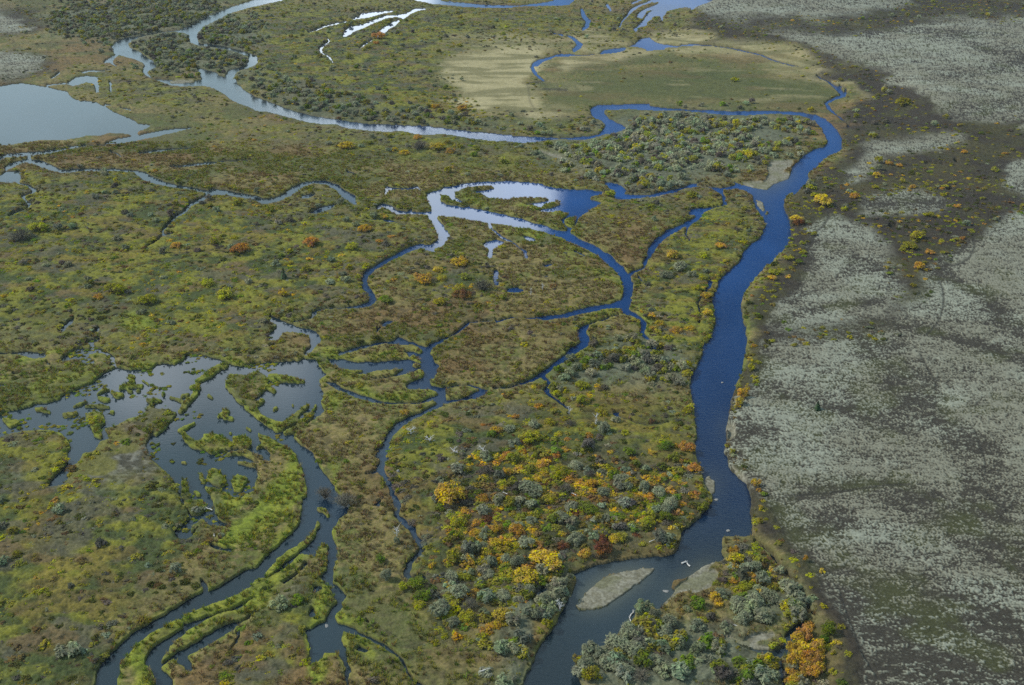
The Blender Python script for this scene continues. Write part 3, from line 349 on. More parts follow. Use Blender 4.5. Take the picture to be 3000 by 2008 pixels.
c = lerp(col(0.148, 0.122, 0.042)*one, col(0.098, 0.105, 0.028)*one, sstep(0.40, 0.66, n8)); c = lerp(c, col(0.20, 0.15, 0.065)*one, 0.7*sstep(0.5, 0.8, n07)); c = lerp(c, col(0.135, 0.078, 0.034)*one, 0.65*sstep(0.54, 0.66, fbm(X/30+11, Y/24, 14, 3))); c = lerp(c, col(0.055, 0.072, 0.024)*one, 0.65*sstep(0.54, 0.64, fbm(X/24+71, Y/18, 15, 3))); C['marsh'] = lerp(c, col(0.050, 0.042, 0.022)*one, 0.6*sstep(0.5, 0.85, 1-n13))
c = lerp(col(0.050, 0.064, 0.020)*one, col(0.145, 0.142, 0.020)*one, sstep(0.40, 0.62, 0.5*n3+0.5*n8)); c = lerp(c, col(0.078, 0.070, 0.048)*one, 0.75*sstep(0.54, 0.64, fbm(X/9+7, Y/6, 13))); c = lerp(c, col(0.150, 0.088, 0.030)*one, 0.4*sstep(0.57, 0.68, fbm(X/8+33, Y/5, 12))); C['flat'] = lerp(c, col(0.032, 0.035, 0.014)*one, 0.55*sstep(0.5, 0.85, 1-n07))
c = lerp(col(0.055, 0.052, 0.036)*one, col(0.135, 0.130, 0.100)*one, sstep(0.42, 0.72, 0.5*n07+0.5*n13)); C['pale'] = lerp(c, col(0.11, 0.105, 0.03)*one, sstep(0.52, 0.62, n8))
c = lerp(col(0.085, 0.095, 0.058)*one, col(0.115, 0.120, 0.078)*one, n3); C['willow'] = lerp(c, col(0.035, 0.037, 0.022)*one, 0.6*sstep(0.5, 0.9, 1-n13))
c = lerp(col(0.060, 0.064, 0.025)*one, col(0.080, 0.066, 0.034)*one, sstep(0.4, 0.65, n8)); C['thicket'] = lerp(c, col(0.030, 0.030, 0.016)*one, 0.6*sstep(0.45, 0.85, 1-n13))
c = lerp(col(0.036, 0.030, 0.021)*one, col(0.046, 0.043, 0.020)*one, sstep(0.4, 0.65, n8)); c = lerp(c, col(0.070, 0.060, 0.022)*one, 0.5*sstep(0.60, 0.74, n25)); C['heath'] = lerp(c, col(0.020, 0.018, 0.015)*one, 0.5*sstep(0.45, 0.85, 1-n07))
XR = X+0.35*Y; n05 = vn(XR/0.75, Y/0.36, 61); n09 = vn(XR/1.5, Y/0.6, 62); nh = hash2(np.floor(XR/0.30).astype(np.int64), np.floor(Y/0.24).astype(np.int64), 63)
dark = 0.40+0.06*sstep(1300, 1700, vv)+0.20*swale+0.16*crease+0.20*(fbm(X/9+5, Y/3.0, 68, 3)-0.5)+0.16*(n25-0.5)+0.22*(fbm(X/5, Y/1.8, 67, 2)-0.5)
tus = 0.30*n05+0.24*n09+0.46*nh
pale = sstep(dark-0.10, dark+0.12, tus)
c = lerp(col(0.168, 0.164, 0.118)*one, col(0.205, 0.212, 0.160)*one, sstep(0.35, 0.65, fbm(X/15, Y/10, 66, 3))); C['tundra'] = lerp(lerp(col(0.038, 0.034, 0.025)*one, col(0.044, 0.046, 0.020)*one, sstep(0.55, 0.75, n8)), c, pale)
c = lerp(col(0.330, 0.285, 0.155)*one, col(0.230, 0.200, 0.095)*one, n8); C['straw'] = lerp(c, col(0.12, 0.11, 0.045)*one, 0.75*np.maximum(sstep(0.52, 0.70, fbm(X/14, Y/5, 21)), sstep(0.86, 0.97, 0.5+0.5*np.sin((np.hypot((X-5)/1.0, (Y-395)/1.35)+9*fbm(X/30, Y/30, 22, 2))/4.2))))
c = lerp(col(0.056, 0.072, 0.022)*one, col(0.090, 0.090, 0.030)*one, n8); c = lerp(c, col(0.20, 0.175, 0.085)*one, 0.7*sstep(0.54, 0.68, fbm(X/26, Y/9, 23, 3))); c = lerp(c, col(0.10, 0.072, 0.03)*one, 0.5*sstep(0.56, 0.68, fbm(X/20+9, Y/12, 24, 3))); C['meadow'] = lerp(c, col(0.036, 0.042, 0.018)*one, 0.5*sstep(0.4, 0.8, 0.5*n13+0.5*n3))
c = lerp(col(0.130, 0.165, 0.020)*one, col(0.190, 0.190, 0.026)*one, n3); C['green'] = lerp(c, col(0.045, 0.060, 0.012)*one, 0.6*sstep(0.45, 0.85, 1-n07))
c = lerp(col(0.100, 0.058, 0.016)*one, col(0.105, 0.090, 0.022)*one, n3); C['rust'] = lerp(c, col(0.040, 0.030, 0.014)*one, 0.5*sstep(0.45, 0.85, 1-n13))
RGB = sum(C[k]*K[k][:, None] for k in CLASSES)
RGB = lerp(RGB, lerp(lerp(col(0.135, 0.125, 0.085)*one, col(0.200, 0.190, 0.142)*one, sstep(0.3, 0.7, 0.5*n03+0.5*n07)), col(0.12, 0.12, 0.06)*one, 0.6*sstep(0.55, 0.7, n3)), gravel)
RGB = lerp(RGB, col(0.030, 0.028, 0.022)*one, np.clip(trail*1.3, 0, 1)*(0.75-0.45*K['straw']))
# small-scale relief: hummocks, sedge tussocks, scrub tops
amp = 0.42*K['marsh']+0.55*K['flat']+0.6*K['willow']+0.5*K['thicket']+0.38*K['heath']+0.10*K['tundra']+0.12*K['straw']+0.22*K['meadow']+0.42*K['green']+0.40*K['rust']+0.4*K['pale']
rel = amp*(0.55*n07+0.45*n13+0.25*n03)*(1-gravel*0.85)+K['tundra']*0.20*pale+(0.35*K['flat']+0.25*K['rust']+0.25*K['willow'])*n3
bank = sstep(0.50, 0.30, W)
inland = 0.22+0.78*sstep(0.40, 0.02, near)
rel = rel*inland
Z = np.where(W > 0.4, -0.5*sstep(0.4, 0.8, W), 0)+bank*(Hh*(1-0.55*gravel)+rel)-0.12*trail*(K['tundra']+K['heath'])
Z = Z
Z = np.where(bank <= 0.001, np.minimum(Z, -0.12), Z)
RGB = lerp(RGB, col(0.055, 0.046, 0.032)*one, 0.75*sstep(0.30, 0.52, W)*(1-gravel))
RGB = lerp(RGB, col(0.060, 0.060, 0.040)*one, sstep(0.52, 0.6, W))

def sheet(name, faces, mat, verts, cols=None, kind='structure', label=None, cat=None):
    used = np.zeros(len(verts), bool); used[faces.ravel()] = True
    idx = np.cumsum(used)-1; vs = verts[used]; fs = idx[faces]
    me = bpy.data.meshes.new(name); me.vertices.add(len(vs)); me.vertices.foreach_set('co', vs.astype(np.float32).ravel())
    me.loops.add(fs.size); me.loops.foreach_set('vertex_index', fs.astype(np.int32).ravel())
    me.polygons.add(len(fs)); me.polygons.foreach_set('loop_start', np.arange(0, fs.size, 4, dtype=np.int32)); me.polygons.foreach_set('loop_total', np.full(len(fs), 4, np.int32))
    if cols is not None:
        for an, arr in cols.items():
            if arr.ndim == 2:
                at = me.attributes.new(an, 'FLOAT_COLOR', 'POINT'); at.data.foreach_set('color', np.hstack([arr[used], np.ones((len(vs), 1), np.float32)]).astype(np.float32).ravel())
            else:
                at = me.attributes.new(an, 'FLOAT', 'POINT'); at.data.foreach_set('value', arr[used].astype(np.float32))
    me.update(calc_edges=True); me.materials.append(mat)
    o = bpy.data.objects.new(name, me); SC.collection.objects.link(o); o['kind'] = kind
    if label: o['label'] = label
    if cat: o['category'] = cat
    return o

def ground_material():
    m = bpy.data.materials.new("ground_cover"); m.use_nodes = True; t = m.node_tree; t.nodes.clear()
    a = N(t, 'ShaderNodeAttribute', attribute_name='cover'); g = N(t, 'ShaderNodeNewGeometry')
    n1 = N(t, 'ShaderNodeTexNoise', i_Scale=2.6, i_Detail=3.0, i_Roughness=0.65); L(t, g.outputs['Position'], n1.inputs['Vector'])
    n2 = N(t, 'ShaderNodeTexNoise', i_Scale=0.55, i_Detail=3.0, i_Roughness=0.6); L(t, g.outputs['Position'], n2.inputs['Vector'])
    f = MATH(t, 'ADD', MATH(t, 'MULTIPLY', n1.outputs[0], 1.5), MATH(t, 'MULTIPLY', n2.outputs[0], 0.7)); f = MATH(t, 'SUBTRACT', f, 0.1)
    mul = N(t, 'ShaderNodeVectorMath', operation='SCALE'); L(t, a.outputs['Color'], mul.inputs[0]); L(t, f, mul.inputs['Scale'])
    b = N(t, 'ShaderNodeBsdfPrincipled'); L(t, mul.outputs[0], b.inputs['Base Color']); b.inputs['Roughness'].default_value = 0.95; b.inputs['Specular IOR Level'].default_value = 0.15
    o = N(t, 'ShaderNodeOutputMaterial'); L(t, b.outputs[0], o.inputs[0]); return m
GMAT = ground_material()
ii = (np.arange(nv-1)[:, None]*nu+np.arange(nu-1)[None, :]).ravel()
# rows run from far to near: this winding faces up
FACES = np.stack([ii, ii+nu, ii+nu+1, ii+1], 1)
fu = uu[ii]; fv = vv[ii]
VERT = np.stack([X, Y, Z], 1)
fg = gravel[ii] > 0.5; ft = (K['tundra'][ii]+K['heath'][ii] > 0.5) & ~fg; fs = (K['straw'][ii] > 0.5) & ~fg & ~ft; fm = ~(fg | ft | fs)
deep = (W[FACES].min(1) > 0.85)                       # nothing to see under deep water away from the banks
for name, sel in (("marsh", fm), ("tundra", ft), ("gravel_bar", fg), ("meadow", fs)):
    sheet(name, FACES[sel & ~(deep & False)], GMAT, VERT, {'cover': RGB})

# ------------------------------------------------------------------ water sheet
def water_material():
    m = bpy.data.materials.new("river_water"); m.use_nodes = True; t = m.node_tree; t.nodes.clear()
    g = N(t, 'ShaderNodeNewGeometry'); a = N(t, 'ShaderNodeAttribute', attribute_name='ripple'); s = N(t, 'ShaderNodeAttribute', attribute_name='bed_sky_tint')
    mp = N(t, 'ShaderNodeMapping'); mp.inputs['Scale'].default_value = (0.55, 1.5, 1.0); L(t, g.outputs['Position'], mp.inputs[0])
    n1 = N(t, 'ShaderNodeTexNoise', i_Scale=1.5, i_Detail=3.0, i_Roughness=0.6); L(t, mp.outputs[0], n1.inputs['Vector'])
    n2 = N(t, 'ShaderNodeTexNoise', i_Scale=0.07, i_Detail=2.0); L(t, g.outputs['Position'], n2.inputs['Vector'])
    st = MATH(t, 'MULTIPLY', a.outputs['Fac'], MATH(t, 'ADD', MATH(t, 'MULTIPLY', n2.outputs[0], 1.2), 0.3))
    bp = N(t, 'ShaderNodeBump', i_Distance=0.12); L(t, st, bp.inputs['Strength']); L(t, n1.outputs[0], bp.inputs['Height'])
    b = N(t, 'ShaderNodeBsdfPrincipled'); b.inputs['IOR'].default_value = 1.36
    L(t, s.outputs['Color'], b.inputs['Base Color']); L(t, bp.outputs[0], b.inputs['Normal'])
    L(t, MATH(t, 'ADD', MATH(t, 'MULTIPLY', a.outputs['Fac'], 0.14), 0.015), b.inputs['Roughness'])
    o = N(t, 'ShaderNodeOutputMaterial'); L(t, b.outputs[0], o.inputs[0]); return m
U2 = axis(-2600, 5600, -40, 3040, 10.0, 60.0); V2 = np.concatenate([[-592, -580, -540, -480, -400, -300, -200, -100], np.arange(-20, 2030, 10.0), np.arange(2030, 3000, 48.0)])
u2, v2 = np.meshgrid(U2, V2); u2 = u2.ravel(); v2 = v2.ravel()
rip = blur(raster([('c', "G 1880,240,200 1900,320,220 1830,400,220 1790,460,200 1740,560,200 1660,680,200 1640,850,200 1640,1000,200 1670,1120,200 1600,1270,260 1400,1450,360 1250,1600,360"), ('c', "G 600,20,160 450,90,140 300,120,160 400,180,140 600,240,120 900,295,110 1250,310,110 1400,260,140 1700,250,110 1850,255,110")], RU, RV, CW, CH, CS), 4)
rv = sample(rip, RU, RV, CS, u2, v2)
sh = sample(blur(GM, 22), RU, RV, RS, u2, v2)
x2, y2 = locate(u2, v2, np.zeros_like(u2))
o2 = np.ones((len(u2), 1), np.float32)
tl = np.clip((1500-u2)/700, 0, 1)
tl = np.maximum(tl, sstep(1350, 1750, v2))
bed_sky_tint = lerp(lerp(lerp(col(0.008, 0.040, 0.130)*o2, col(0.005, 0.020, 0.058)*o2, sstep(500, 1300, v2)), col(0.010, 0.020, 0.027)*o2, tl), col(0.065, 0.070, 0.050)*o2, np.clip(sh*1.6, 0, 1)*0.8)  # painted sky reflection: blue upstream, slate below and left; sandy tone is real shallows
bed_sky_tint = bed_sky_tint*(0.55+0.9*fbm(x2/16, y2/34, 95, 3))[:, None]
i2 = (np.arange(len(V2)-1)[:, None]*len(U2)+np.arange(len(U2)-1)[None, :]).ravel(); F2 = np.stack([i2, i2+len(U2), i2+len(U2)+1, i2+1], 1)
WMAT = water_material()
sheet("river", F2, WMAT, np.stack([x2, y2, np.zeros_like(x2)], 1), {'ripple': 0.05+0.42*rv, 'bed_sky_tint': bed_sky_tint})
# ------------------------------------------------------------------ plants: leaf materials and crown shapes
rng = np.random.default_rng(11); random.seed(5)
def leaf_material(name, rgb=None, var=0.35, trans=0.38):
    m = bpy.data.materials.new(name); m.use_nodes = True; t = m.node_tree; t.nodes.clear()
    lv = N(t, 'ShaderNodeAttribute', attribute_name='leaf')
    if rgb is None:
        src = N(t, 'ShaderNodeAttribute', attribute_type='INSTANCER', attribute_name='tint').outputs['Color']
    else:
        oi = N(t, 'ShaderNodeObjectInfo'); hs = N(t, 'ShaderNodeHueSaturation'); hs.inputs['Color'].default_value = (*rgb, 1)
        L(t, MATH(t, 'ADD', MATH(t, 'MULTIPLY', oi.outputs['Random'], 0.035), 0.4825), hs.inputs['Hue'])
        L(t, MATH(t, 'ADD', MATH(t, 'MULTIPLY', MATH(t, 'FRACT', MATH(t, 'MULTIPLY', oi.outputs['Random'], 7.31)), 0.4), 0.8), hs.inputs['Value'])
        src = hs.outputs[0]
    h2 = N(t, 'ShaderNodeHueSaturation'); L(t, src, h2.inputs['Color']); gp = N(t, 'ShaderNodeNewGeometry'); pn = N(t, 'ShaderNodeTexNoise', i_Scale=0.9, i_Detail=2.0); L(t, gp.outputs['Position'], pn.inputs['Vector'])
    L(t, MATH(t, 'ADD', MATH(t, 'MULTIPLY', lv.outputs['Fac'], 0.035), MATH(t, 'ADD', MATH(t, 'MULTIPLY', pn.outputs[0], 0.10), 0.4325)), h2.inputs['Hue'])
    L(t, MATH(t, 'ADD', MATH(t, 'MULTIPLY', lv.outputs['Fac'], 0.35), 0.78), h2.inputs['Saturation'])
    mul = N(t, 'ShaderNodeVectorMath', operation='SCALE'); L(t, h2.outputs[0], mul.inputs[0])
    L(t, MATH(t, 'ADD', MATH(t, 'MULTIPLY', lv.outputs['Fac'], 2*var), 1-var), mul.inputs['Scale'])
    d = N(t, 'ShaderNodeBsdfDiffuse'); tr = N(t, 'ShaderNodeBsdfTranslucent'); L(t, mul.outputs[0], d.inputs[0]); L(t, mul.outputs[0], tr.inputs[0])
    mx = N(t, 'ShaderNodeMixShader'); mx.inputs[0].default_value = trans; L(t, d.outputs[0], mx.inputs[1]); L(t, tr.outputs[0], mx.inputs[2])
    o = N(t, 'ShaderNodeOutputMaterial'); L(t, mx.outputs[0], o.inputs[0]); return m
def plain_material(name, rgb, rough=0.9, scale=6.0, amt=0.5):
    m = bpy.data.materials.new(name); m.use_nodes = True; t = m.node_tree; b = t.nodes['Principled BSDF']
    n = N(t, 'ShaderNodeTexNoise', i_Scale=scale, i_Detail=3.0); g = N(t, 'ShaderNodeTexCoord'); L(t, g.outputs['Object'], n.inputs['Vector'])
    mul = N(t, 'ShaderNodeVectorMath', operation='SCALE'); mul.inputs[0].default_value = rgb
    L(t, MATH(t, 'ADD', MATH(t, 'MULTIPLY', n.outputs[0], 2*amt), 1-amt), mul.inputs['Scale']); L(t, mul.outputs[0], b.inputs['Base Color']); b.inputs['Roughness'].default_value = rough
    return m
def quads_mesh(name, Q, leaf, mat):
    Q = np.asarray(Q, np.float32); n = len(Q)
    me = bpy.data.meshes.new(name); me.vertices.add(n*4); me.vertices.foreach_set('co', Q.reshape(-1))
    me.loops.add(n*4); me.loops.foreach_set('vertex_index', np.arange(n*4, dtype=np.int32)); me.polygons.add(n)
    me.polygons.foreach_set('loop_start', np.arange(0, n*4, 4, dtype=np.int32)); me.polygons.foreach_set('loop_total', np.full(n, 4, np.int32))
    at = me.attributes.new('leaf', 'FLOAT', 'FACE'); at.data.foreach_set('value', np.asarray(leaf, np.float32)); me.update(calc_edges=True)
    if mat: me.materials.append(mat)
    return me
def leaves(P, Nn, size, r, elong=1.0):
    n = len(P); Nn = Nn+r.normal(0, 0.45, (n, 3))+np.array([0, 0, 0.55]); Nn /= np.linalg.norm(Nn, axis=1)[:, None]+1e-9
    a = np.cross(Nn, r.normal(0, 1, (n, 3))); a /= np.linalg.norm(a, axis=1)[:, None]+1e-9; b = np.cross(Nn, a)
    s = (size*r.uniform(0.6, 1.35, n))[:, None]
    return np.stack([P-a*s*elong, P-b*s*0.62+a*s*0.1, P+a*s*elong, P+b*s*0.62], 1)
def crown(seed, lobes, per, size, height=1.35, lobe_r=(0.26, 0.44), upright=False, elong=1.0):
    r = np.random.default_rng(seed); Q = []; lf = []
    for k in range(lobes):
        th = r.uniform(0, 2*math.pi); rad = math.sqrt(r.uniform(0, 1))*0.72; el = r.uniform(0.15, 1.0)
        top = height*math.sqrt(max(0.05, 1-(rad/1.05)**2)); z = top*(0.30+0.52*el)
        c = np.array([rad*math.cos(th), rad*math.sin(th), z]); R0 = r.uniform(*lobe_r)
        d = r.normal(0, 1, (per, 3)); d[:, 2] = np.where(d[:, 2] < -0.4, -d[:, 2], d[:, 2]); d /= np.linalg.norm(d, axis=1)[:, None]
        sc = np.array([1, 1, 1.25 if upright else 0.8])
        P = c+d*sc*R0*r.triangular(0.45, 0.95, 1.35, (per, 1)); P[:, 2] = np.maximum(P[:, 2], 0.02)
        Q.append(leaves(P, d, size, r, elong)); lf.append(np.clip(r.normal(0.5, 0.2, per)+r.normal(0, 0.16), 0, 1))
    return np.concatenate(Q), np.concatenate(lf)
def twigs(seed, n, height=1.2, thick=0.018):
    r = np.random.default_rng(seed); Q = []
    for k in range(n):
        th = r.uniform(0, 2*math.pi); sp = r.uniform(0.05, 1.0); p0 = np.array([0.12*math.cos(th), 0.12*math.sin(th), 0.0])
        p1 = np.array([sp*math.cos(th), sp*math.sin(th), height*math.sqrt(max(0.06, 1-0.75*sp*sp))*r.uniform(0.6, 1.0)])
        m = p0*0.35+p1*0.65+r.normal(0, 0.10, 3); 
        s = np.cross(p1-p0, r.normal(0, 1, 3)); s /= np.linalg.norm(s)+1e-9
        Q.append([m-s*thick, m+s*thick, p1+s*thick*0.5, p1-s*thick*0.5])
        if k % 3 == 0: Q.append([p0-s*thick*2, p0+s*thick*2, m+s*thick, m-s*thick])
        for q in range(3):
            e = m+(p1-m)*r.uniform(0.2, 1.0); f = e+r.normal(0, 0.15, 3)+np.array([0, 0, 0.08]); Q.append([e-s*thick*0.6, e+s*thick*0.6, f+s*thick*0.3, f-s*thick*0.3])
    Q = np.array(Q); Q[:, :, 2] = np.maximum(Q[:, :, 2], 0.0)
    return Q, r.uniform(0.2, 0.9, len(Q))
def tube(path, rad, seg=5):
    V0 = []; Fc = []
    for i, (p, r) in enumerate(zip(path, rad)):
        p = Vector(p); d = (Vector(path[min(i+1, len(path)-1)])-Vector(path[max(i-1, 0)])).normalized(); a = d.orthogonal().normalized(); b = d.cross(a)
        for k in range(seg):
            q = 2*math.pi*k/seg; V0.append(p+a*math.cos(q)*r+b*math.sin(q)*r)
    for i in range(len(path)-1):
        for k in range(seg): Fc.append((i*seg+k, i*seg+(k+1) % seg, (i+1)*seg+(k+1) % seg, (i+1)*seg+k))
    Fc.append(tuple(range(seg))[::-1]); Fc.append(tuple((len(path)-1)*seg+k for k in range(seg)))
    return [tuple(v) for v in V0], Fc
def join(parts):
    V0 = []; Fc = []
    for v, f in parts:
        o = len(V0); V0 += v; Fc += [tuple(i+o for i in q) for q in f]
    return V0, Fc
def mesh_of(name, parts, mat):
    v, f = join(parts); me = bpy.data.meshes.new(name); me.from_pydata(v, [], f); me.materials.append(mat); return me
def stems_mesh(seed, mat, n=6, height=1.0):
    r = random.Random(seed); parts = []
    for k in range(n):
        th = 2*math.pi*(k+r.random()*0.6)/n; s = r.uniform(0.25, 0.6)
        parts.append(tube([(0.08*math.cos(th), 0.08*math.sin(th), -0.1), (0.45*s*math.cos(th), 0.45*s*math.sin(th), height*0.45), (s*math.cos(th+0.2), s*math.sin(th+0.2), height*r.uniform(0.75, 1.0))], [0.045, 0.03, 0.012]))
    return mesh_of('stem', parts, mat)

# ------------------------------------------------------------------ scrub, willow thicket and sedge that nobody could count
HID = bpy.data.collections.new("shapes")               # templates for the scatter, never linked to the scene
def template(name, me):
    o = bpy.data.objects.new(name, me); HID.objects.link(o); return o
SM = leaf_material("scrub_leaves"); TWM = leaf_material("scrub_twigs", None, 0.3, 0.0)
def scatter_group(coll):
    g = bpy.data.node_groups.new("scatter", 'GeometryNodeTree')
    g.interface.new_socket("Geometry", in_out='INPUT', socket_type='NodeSocketGeometry'); g.interface.new_socket("Geometry", in_out='OUTPUT', socket_type='NodeSocketGeometry')
    gi = g.nodes.new('NodeGroupInput'); go = g.nodes.new('NodeGroupOutput'); ci = g.nodes.new('GeometryNodeCollectionInfo'); ci.inputs['Collection'].default_value = coll
    ci.inputs['Separate Children'].default_value = True; ci.inputs['Reset Children'].default_value = True
    ip = g.nodes.new('GeometryNodeInstanceOnPoints'); ip.inputs['Pick Instance'].default_value = True
    def attr(nm, ty):
        a = g.nodes.new('GeometryNodeInputNamedAttribute'); a.data_type = ty; a.inputs['Name'].default_value = nm
        return next(s for s in a.outputs if s.enabled and s.name == 'Attribute')
    g.links.new(gi.outputs[0], ip.inputs['Points']); g.links.new(ci.outputs[0], ip.inputs['Instance'])
    g.links.new(attr('vi', 'INT'), ip.inputs['Instance Index']); g.links.new(attr('rot', 'FLOAT_VECTOR'), ip.inputs['Rotation']); g.links.new(attr('scl', 'FLOAT_VECTOR'), ip.inputs['Scale'])
    g.links.new(ip.outputs[0], go.inputs[0]); return g
def scatter(name, coll, P, S, T, nvar, label, cat):
    me = bpy.data.meshes.new(name); n = len(P); me.vertices.add(n); me.vertices.foreach_set('co', P.astype(np.float32).ravel())
    def put(nm, ty, key, arr): a = me.attributes.new(nm, ty, 'POINT'); a.data.foreach_set(key, arr)
    put('vi', 'INT', 'value', rng.integers(0, nvar, n).astype(np.int32))
    rot = np.zeros((n, 3), np.float32); rot[:, 2] = rng.uniform(0, 6.28, n); rot[:, 0] = rng.normal(0, 0.08, n); put('rot', 'FLOAT_VECTOR', 'vector', rot.ravel())
    put('scl', 'FLOAT_VECTOR', 'vector', S.astype(np.float32).ravel()); put('tint', 'FLOAT_COLOR', 'color', np.hstack([T, np.ones((n, 1))]).astype(np.float32).ravel())
    o = bpy.data.objects.new(name, me); SC.collection.objects.link(o); md = o.modifiers.new("scatter", 'NODES'); md.node_group = scatter_group(coll)
    o['kind'] = 'stuff'; o['label'] = label; o['category'] = cat; return o
def to_map(x, y, h):
    dep = y*math.cos(PITCH)+(H-h)*math.sin(PITCH); return CX+F*x/dep, CY+F*(-y*math.sin(PITCH)+(H-h)*math.cos(PITCH))/dep
def spots(n, ymin, ymax, seed):
    r = np.random.default_rng(seed); y = np.sqrt(r.uniform(ymin*ymin, ymax*ymax, n)); x = r.uniform(-0.62, 0.62, n)*(y+45)
    h = np.full(n, 0.5)
    for _ in range(4):
        u, v = to_map(x, y, h); h = base_height(u, v)
    return x, y, h, u, v
def shore(u, v, x=None, y=None, ht=1.1):
    if x is None: return shore0(u, v)
    d = np.sqrt(x*x+y*y+H*H); return np.maximum(np.maximum(shore0(u, v), shore0(u, v-ht*F/d*y/d)), shore0(u, v-0.5*ht*F/d*y/d))
def shore0(u, v): return sample(WB, RU, RV, RS, u, v)
PAL = {'S': (0.27, 0.215, 0.095), 'Y': (0.330, 0.300, 0.022), 'G': (0.50, 0.320, 0.030), 'O': (0.46, 0.250, 0.038), 'R': (0.170, 0.075, 0.030), 'N': (0.150, 0.200, 0.024), 'W': (0.240, 0.250, 0.150), 'K': (0.135, 0.120, 0.088), 'D': (0.085, 0.095, 0.022), 'L': (0.240, 0.220, 0.032), 'B': (0.18, 0.120, 0.045)}
def tints(n, mix, r):
    keys = list(mix); p = np.array([mix[k] for k in keys], float); p /= p.sum()
    T = np.array([PAL[k] for k in keys])[r.choice(len(keys), n, p=p)]
    return T*r.uniform(0.75, 1.25, (n, 1))*r.uniform(0.9, 1.1, (n, 3))
SHR = bpy.data.collections.new("scrub_shapes")
HID2 = []
for k in range(5):
    Q, lf = crown(100+k, 9, 16, 0.20, 1.05, (0.30, 0.48)); SHR.objects.link(bpy.data.objects.new("scrub_%d" % k, quads_mesh("scrub_%d" % k, Q, lf, SM)))
WIL = bpy.data.collections.new("willow_shapes")
for k in range(5):
    Q, lf = crown(200+k, 12, 20, 0.15, 1.45, (0.24, 0.36), True, 1.5); q2, l2 = twigs(230+k, 22, 1.5, 0.02)
    WIL.objects.link(bpy.data.objects.new("willow_%d" % k, quads_mesh("willow_%d" % k, np.concatenate([Q, q2]), np.concatenate([lf, l2]), SM)))
SED = bpy.data.collections.new("sedge_shapes")
for k in range(4):
    r = np.random.default_rng(300+k); Q = []
    for b in range(16):
        th = r.uniform(0, 6.28); b0 = np.array([0.28*math.cos(th)*r.random(), 0.28*math.sin(th)*r.random(), 0]); tip = b0+np.array([0.55*math.cos(th)*r.random(), 0.55*math.sin(th)*r.random(), r.uniform(0.45, 0.8)]); s = np.array([-math.sin(th), math.cos(th), 0])*0.075
        Q.append([b0-s, b0+s, tip+s*0.35, tip-s*0.35])
    SED.objects.link(bpy.data.objects.new("sedge_%d" % k, quads_mesh("sedge_%d" % k, Q, r.uniform(0.1, 0.9, len(Q)), SM)))

# willow thicket
HT = 0.6
x, y, h, u, v = spots(160000, 120, 900, 41); K1 = covers(u, v); w = shore(u, v, x, y, HT); g1 = sample(GB, RU, RV, RS, u, v)
pr = 1.0*K1['willow']+0.34*K1['thicket']+0.04*K1['flat']+0.012*K1['heath']; area = 0.5*(0.62*2)*(945**2-165**2)/160000
w = np.where(v < 430, np.maximum(w, shore(u, v, x, y, 2.2)), w)
keep = (rng.uniform(0, 1, len(x)) < pr*area/4.0) & (w < 0.25) & (g1 < 0.12); clump = fbm(x/9, y/9, 55, 2); keep &= (clump > 0.34) | (v > 1650)
r0 = rng.uniform(0.7, 1.7, len(x))[keep]*(1+0.15*K1['willow'][keep])
T = np.where((rng.uniform(0, 1, keep.sum()) < 0.80)[:, None], tints(keep.sum(), {'W': 6, 'K': 1.6, 'L': 1}, rng), tints(keep.sum(), {'L': 3, 'N': 2, 'Y': 1}, rng))
T = T*np.where((v[keep] < 600) & (u[keep] > 1400), 1.3, 1.0)[:, None]
scatter("willow_thicket", WIL, np.stack([x, y, h-0.1], 1)[keep], np.stack([r0, r0, r0*rng.uniform(0.75, 1.15, len(r0))], 1), T, 5, "grey-green willow thicket massed along the river loops and islands", "willow thicket")
# mixed low scrub
HT = 0.9
x, y, h, u, v = spots(560000, 120, 900, 42); K1 = covers(u, v); w = shore(u, v, x, y, HT); g1 = sample(GB, RU, RV, RS, u, v); area = 0.62*(945**2-165**2)/560000
pr = 0.9*K1['flat']+0.85*K1['thicket']+0.22*K1['heath']+0.6*K1['rust']+0.05*K1['marsh']+0.12*K1['willow']
cl = fbm(x/11, y/9, 57, 3); keep = (rng.uniform(0, 1, len(x)) < pr*area/(0.75+0.9*(v < 500))) & (w < 0.22) & (g1 < 0.12)
keep &= (cl > 0.40) | (rng.uniform(0, 1, len(x)) < 0.35)
n = keep.sum(); hue = fbm(x/13+70, y/11, 58, 2)[keep]
T = np.where((hue > 0.515)[:, None], tints(n, {'Y': 4, 'L': 4, 'N': 1, 'G': 0.5, 'B': 1.5}, rng), np.where((hue > 0.435)[:, None], tints(n, {'L': 5, 'D': 1.5, 'N': 2, 'K': 1, 'W': 1, 'B': 1}, rng), tints(n, {'K': 2.5, 'D': 3, 'L': 1.5, 'B': 1.5, 'W': 1}, rng)))
hot = (K1['thicket'][keep] > 0.5) & (fbm(x/7, y/6, 59, 2)[keep] > 0.48) & (rng.uniform(0, 1, n) < 0.45) | (K1['rust'][keep] > 0.4) & (rng.uniform(0, 1, n) < 0.25) | (K1['heath'][keep] > 0.5) & (rng.uniform(0, 1, n) < 0.07)
T = np.where(hot[:, None], tints(n, {'O': 3, 'G': 3, 'B': 2, 'R': 0.6, 'Y': 2}, rng), T)
r0 = rng.uniform(0.34, 0.98, n)*(1+0.35*(rng.uniform(0, 1, n) < 0.1))*(1+0.30*K1['thicket'][keep])
scatter("mixed_scrub", SHR, np.stack([x, y, h], 1)[keep], np.stack([r0, r0, r0*rng.uniform(0.45, 0.85, n)], 1), T, 5, "olive, yellow and brown low scrub covering the marsh flats", "scrub")
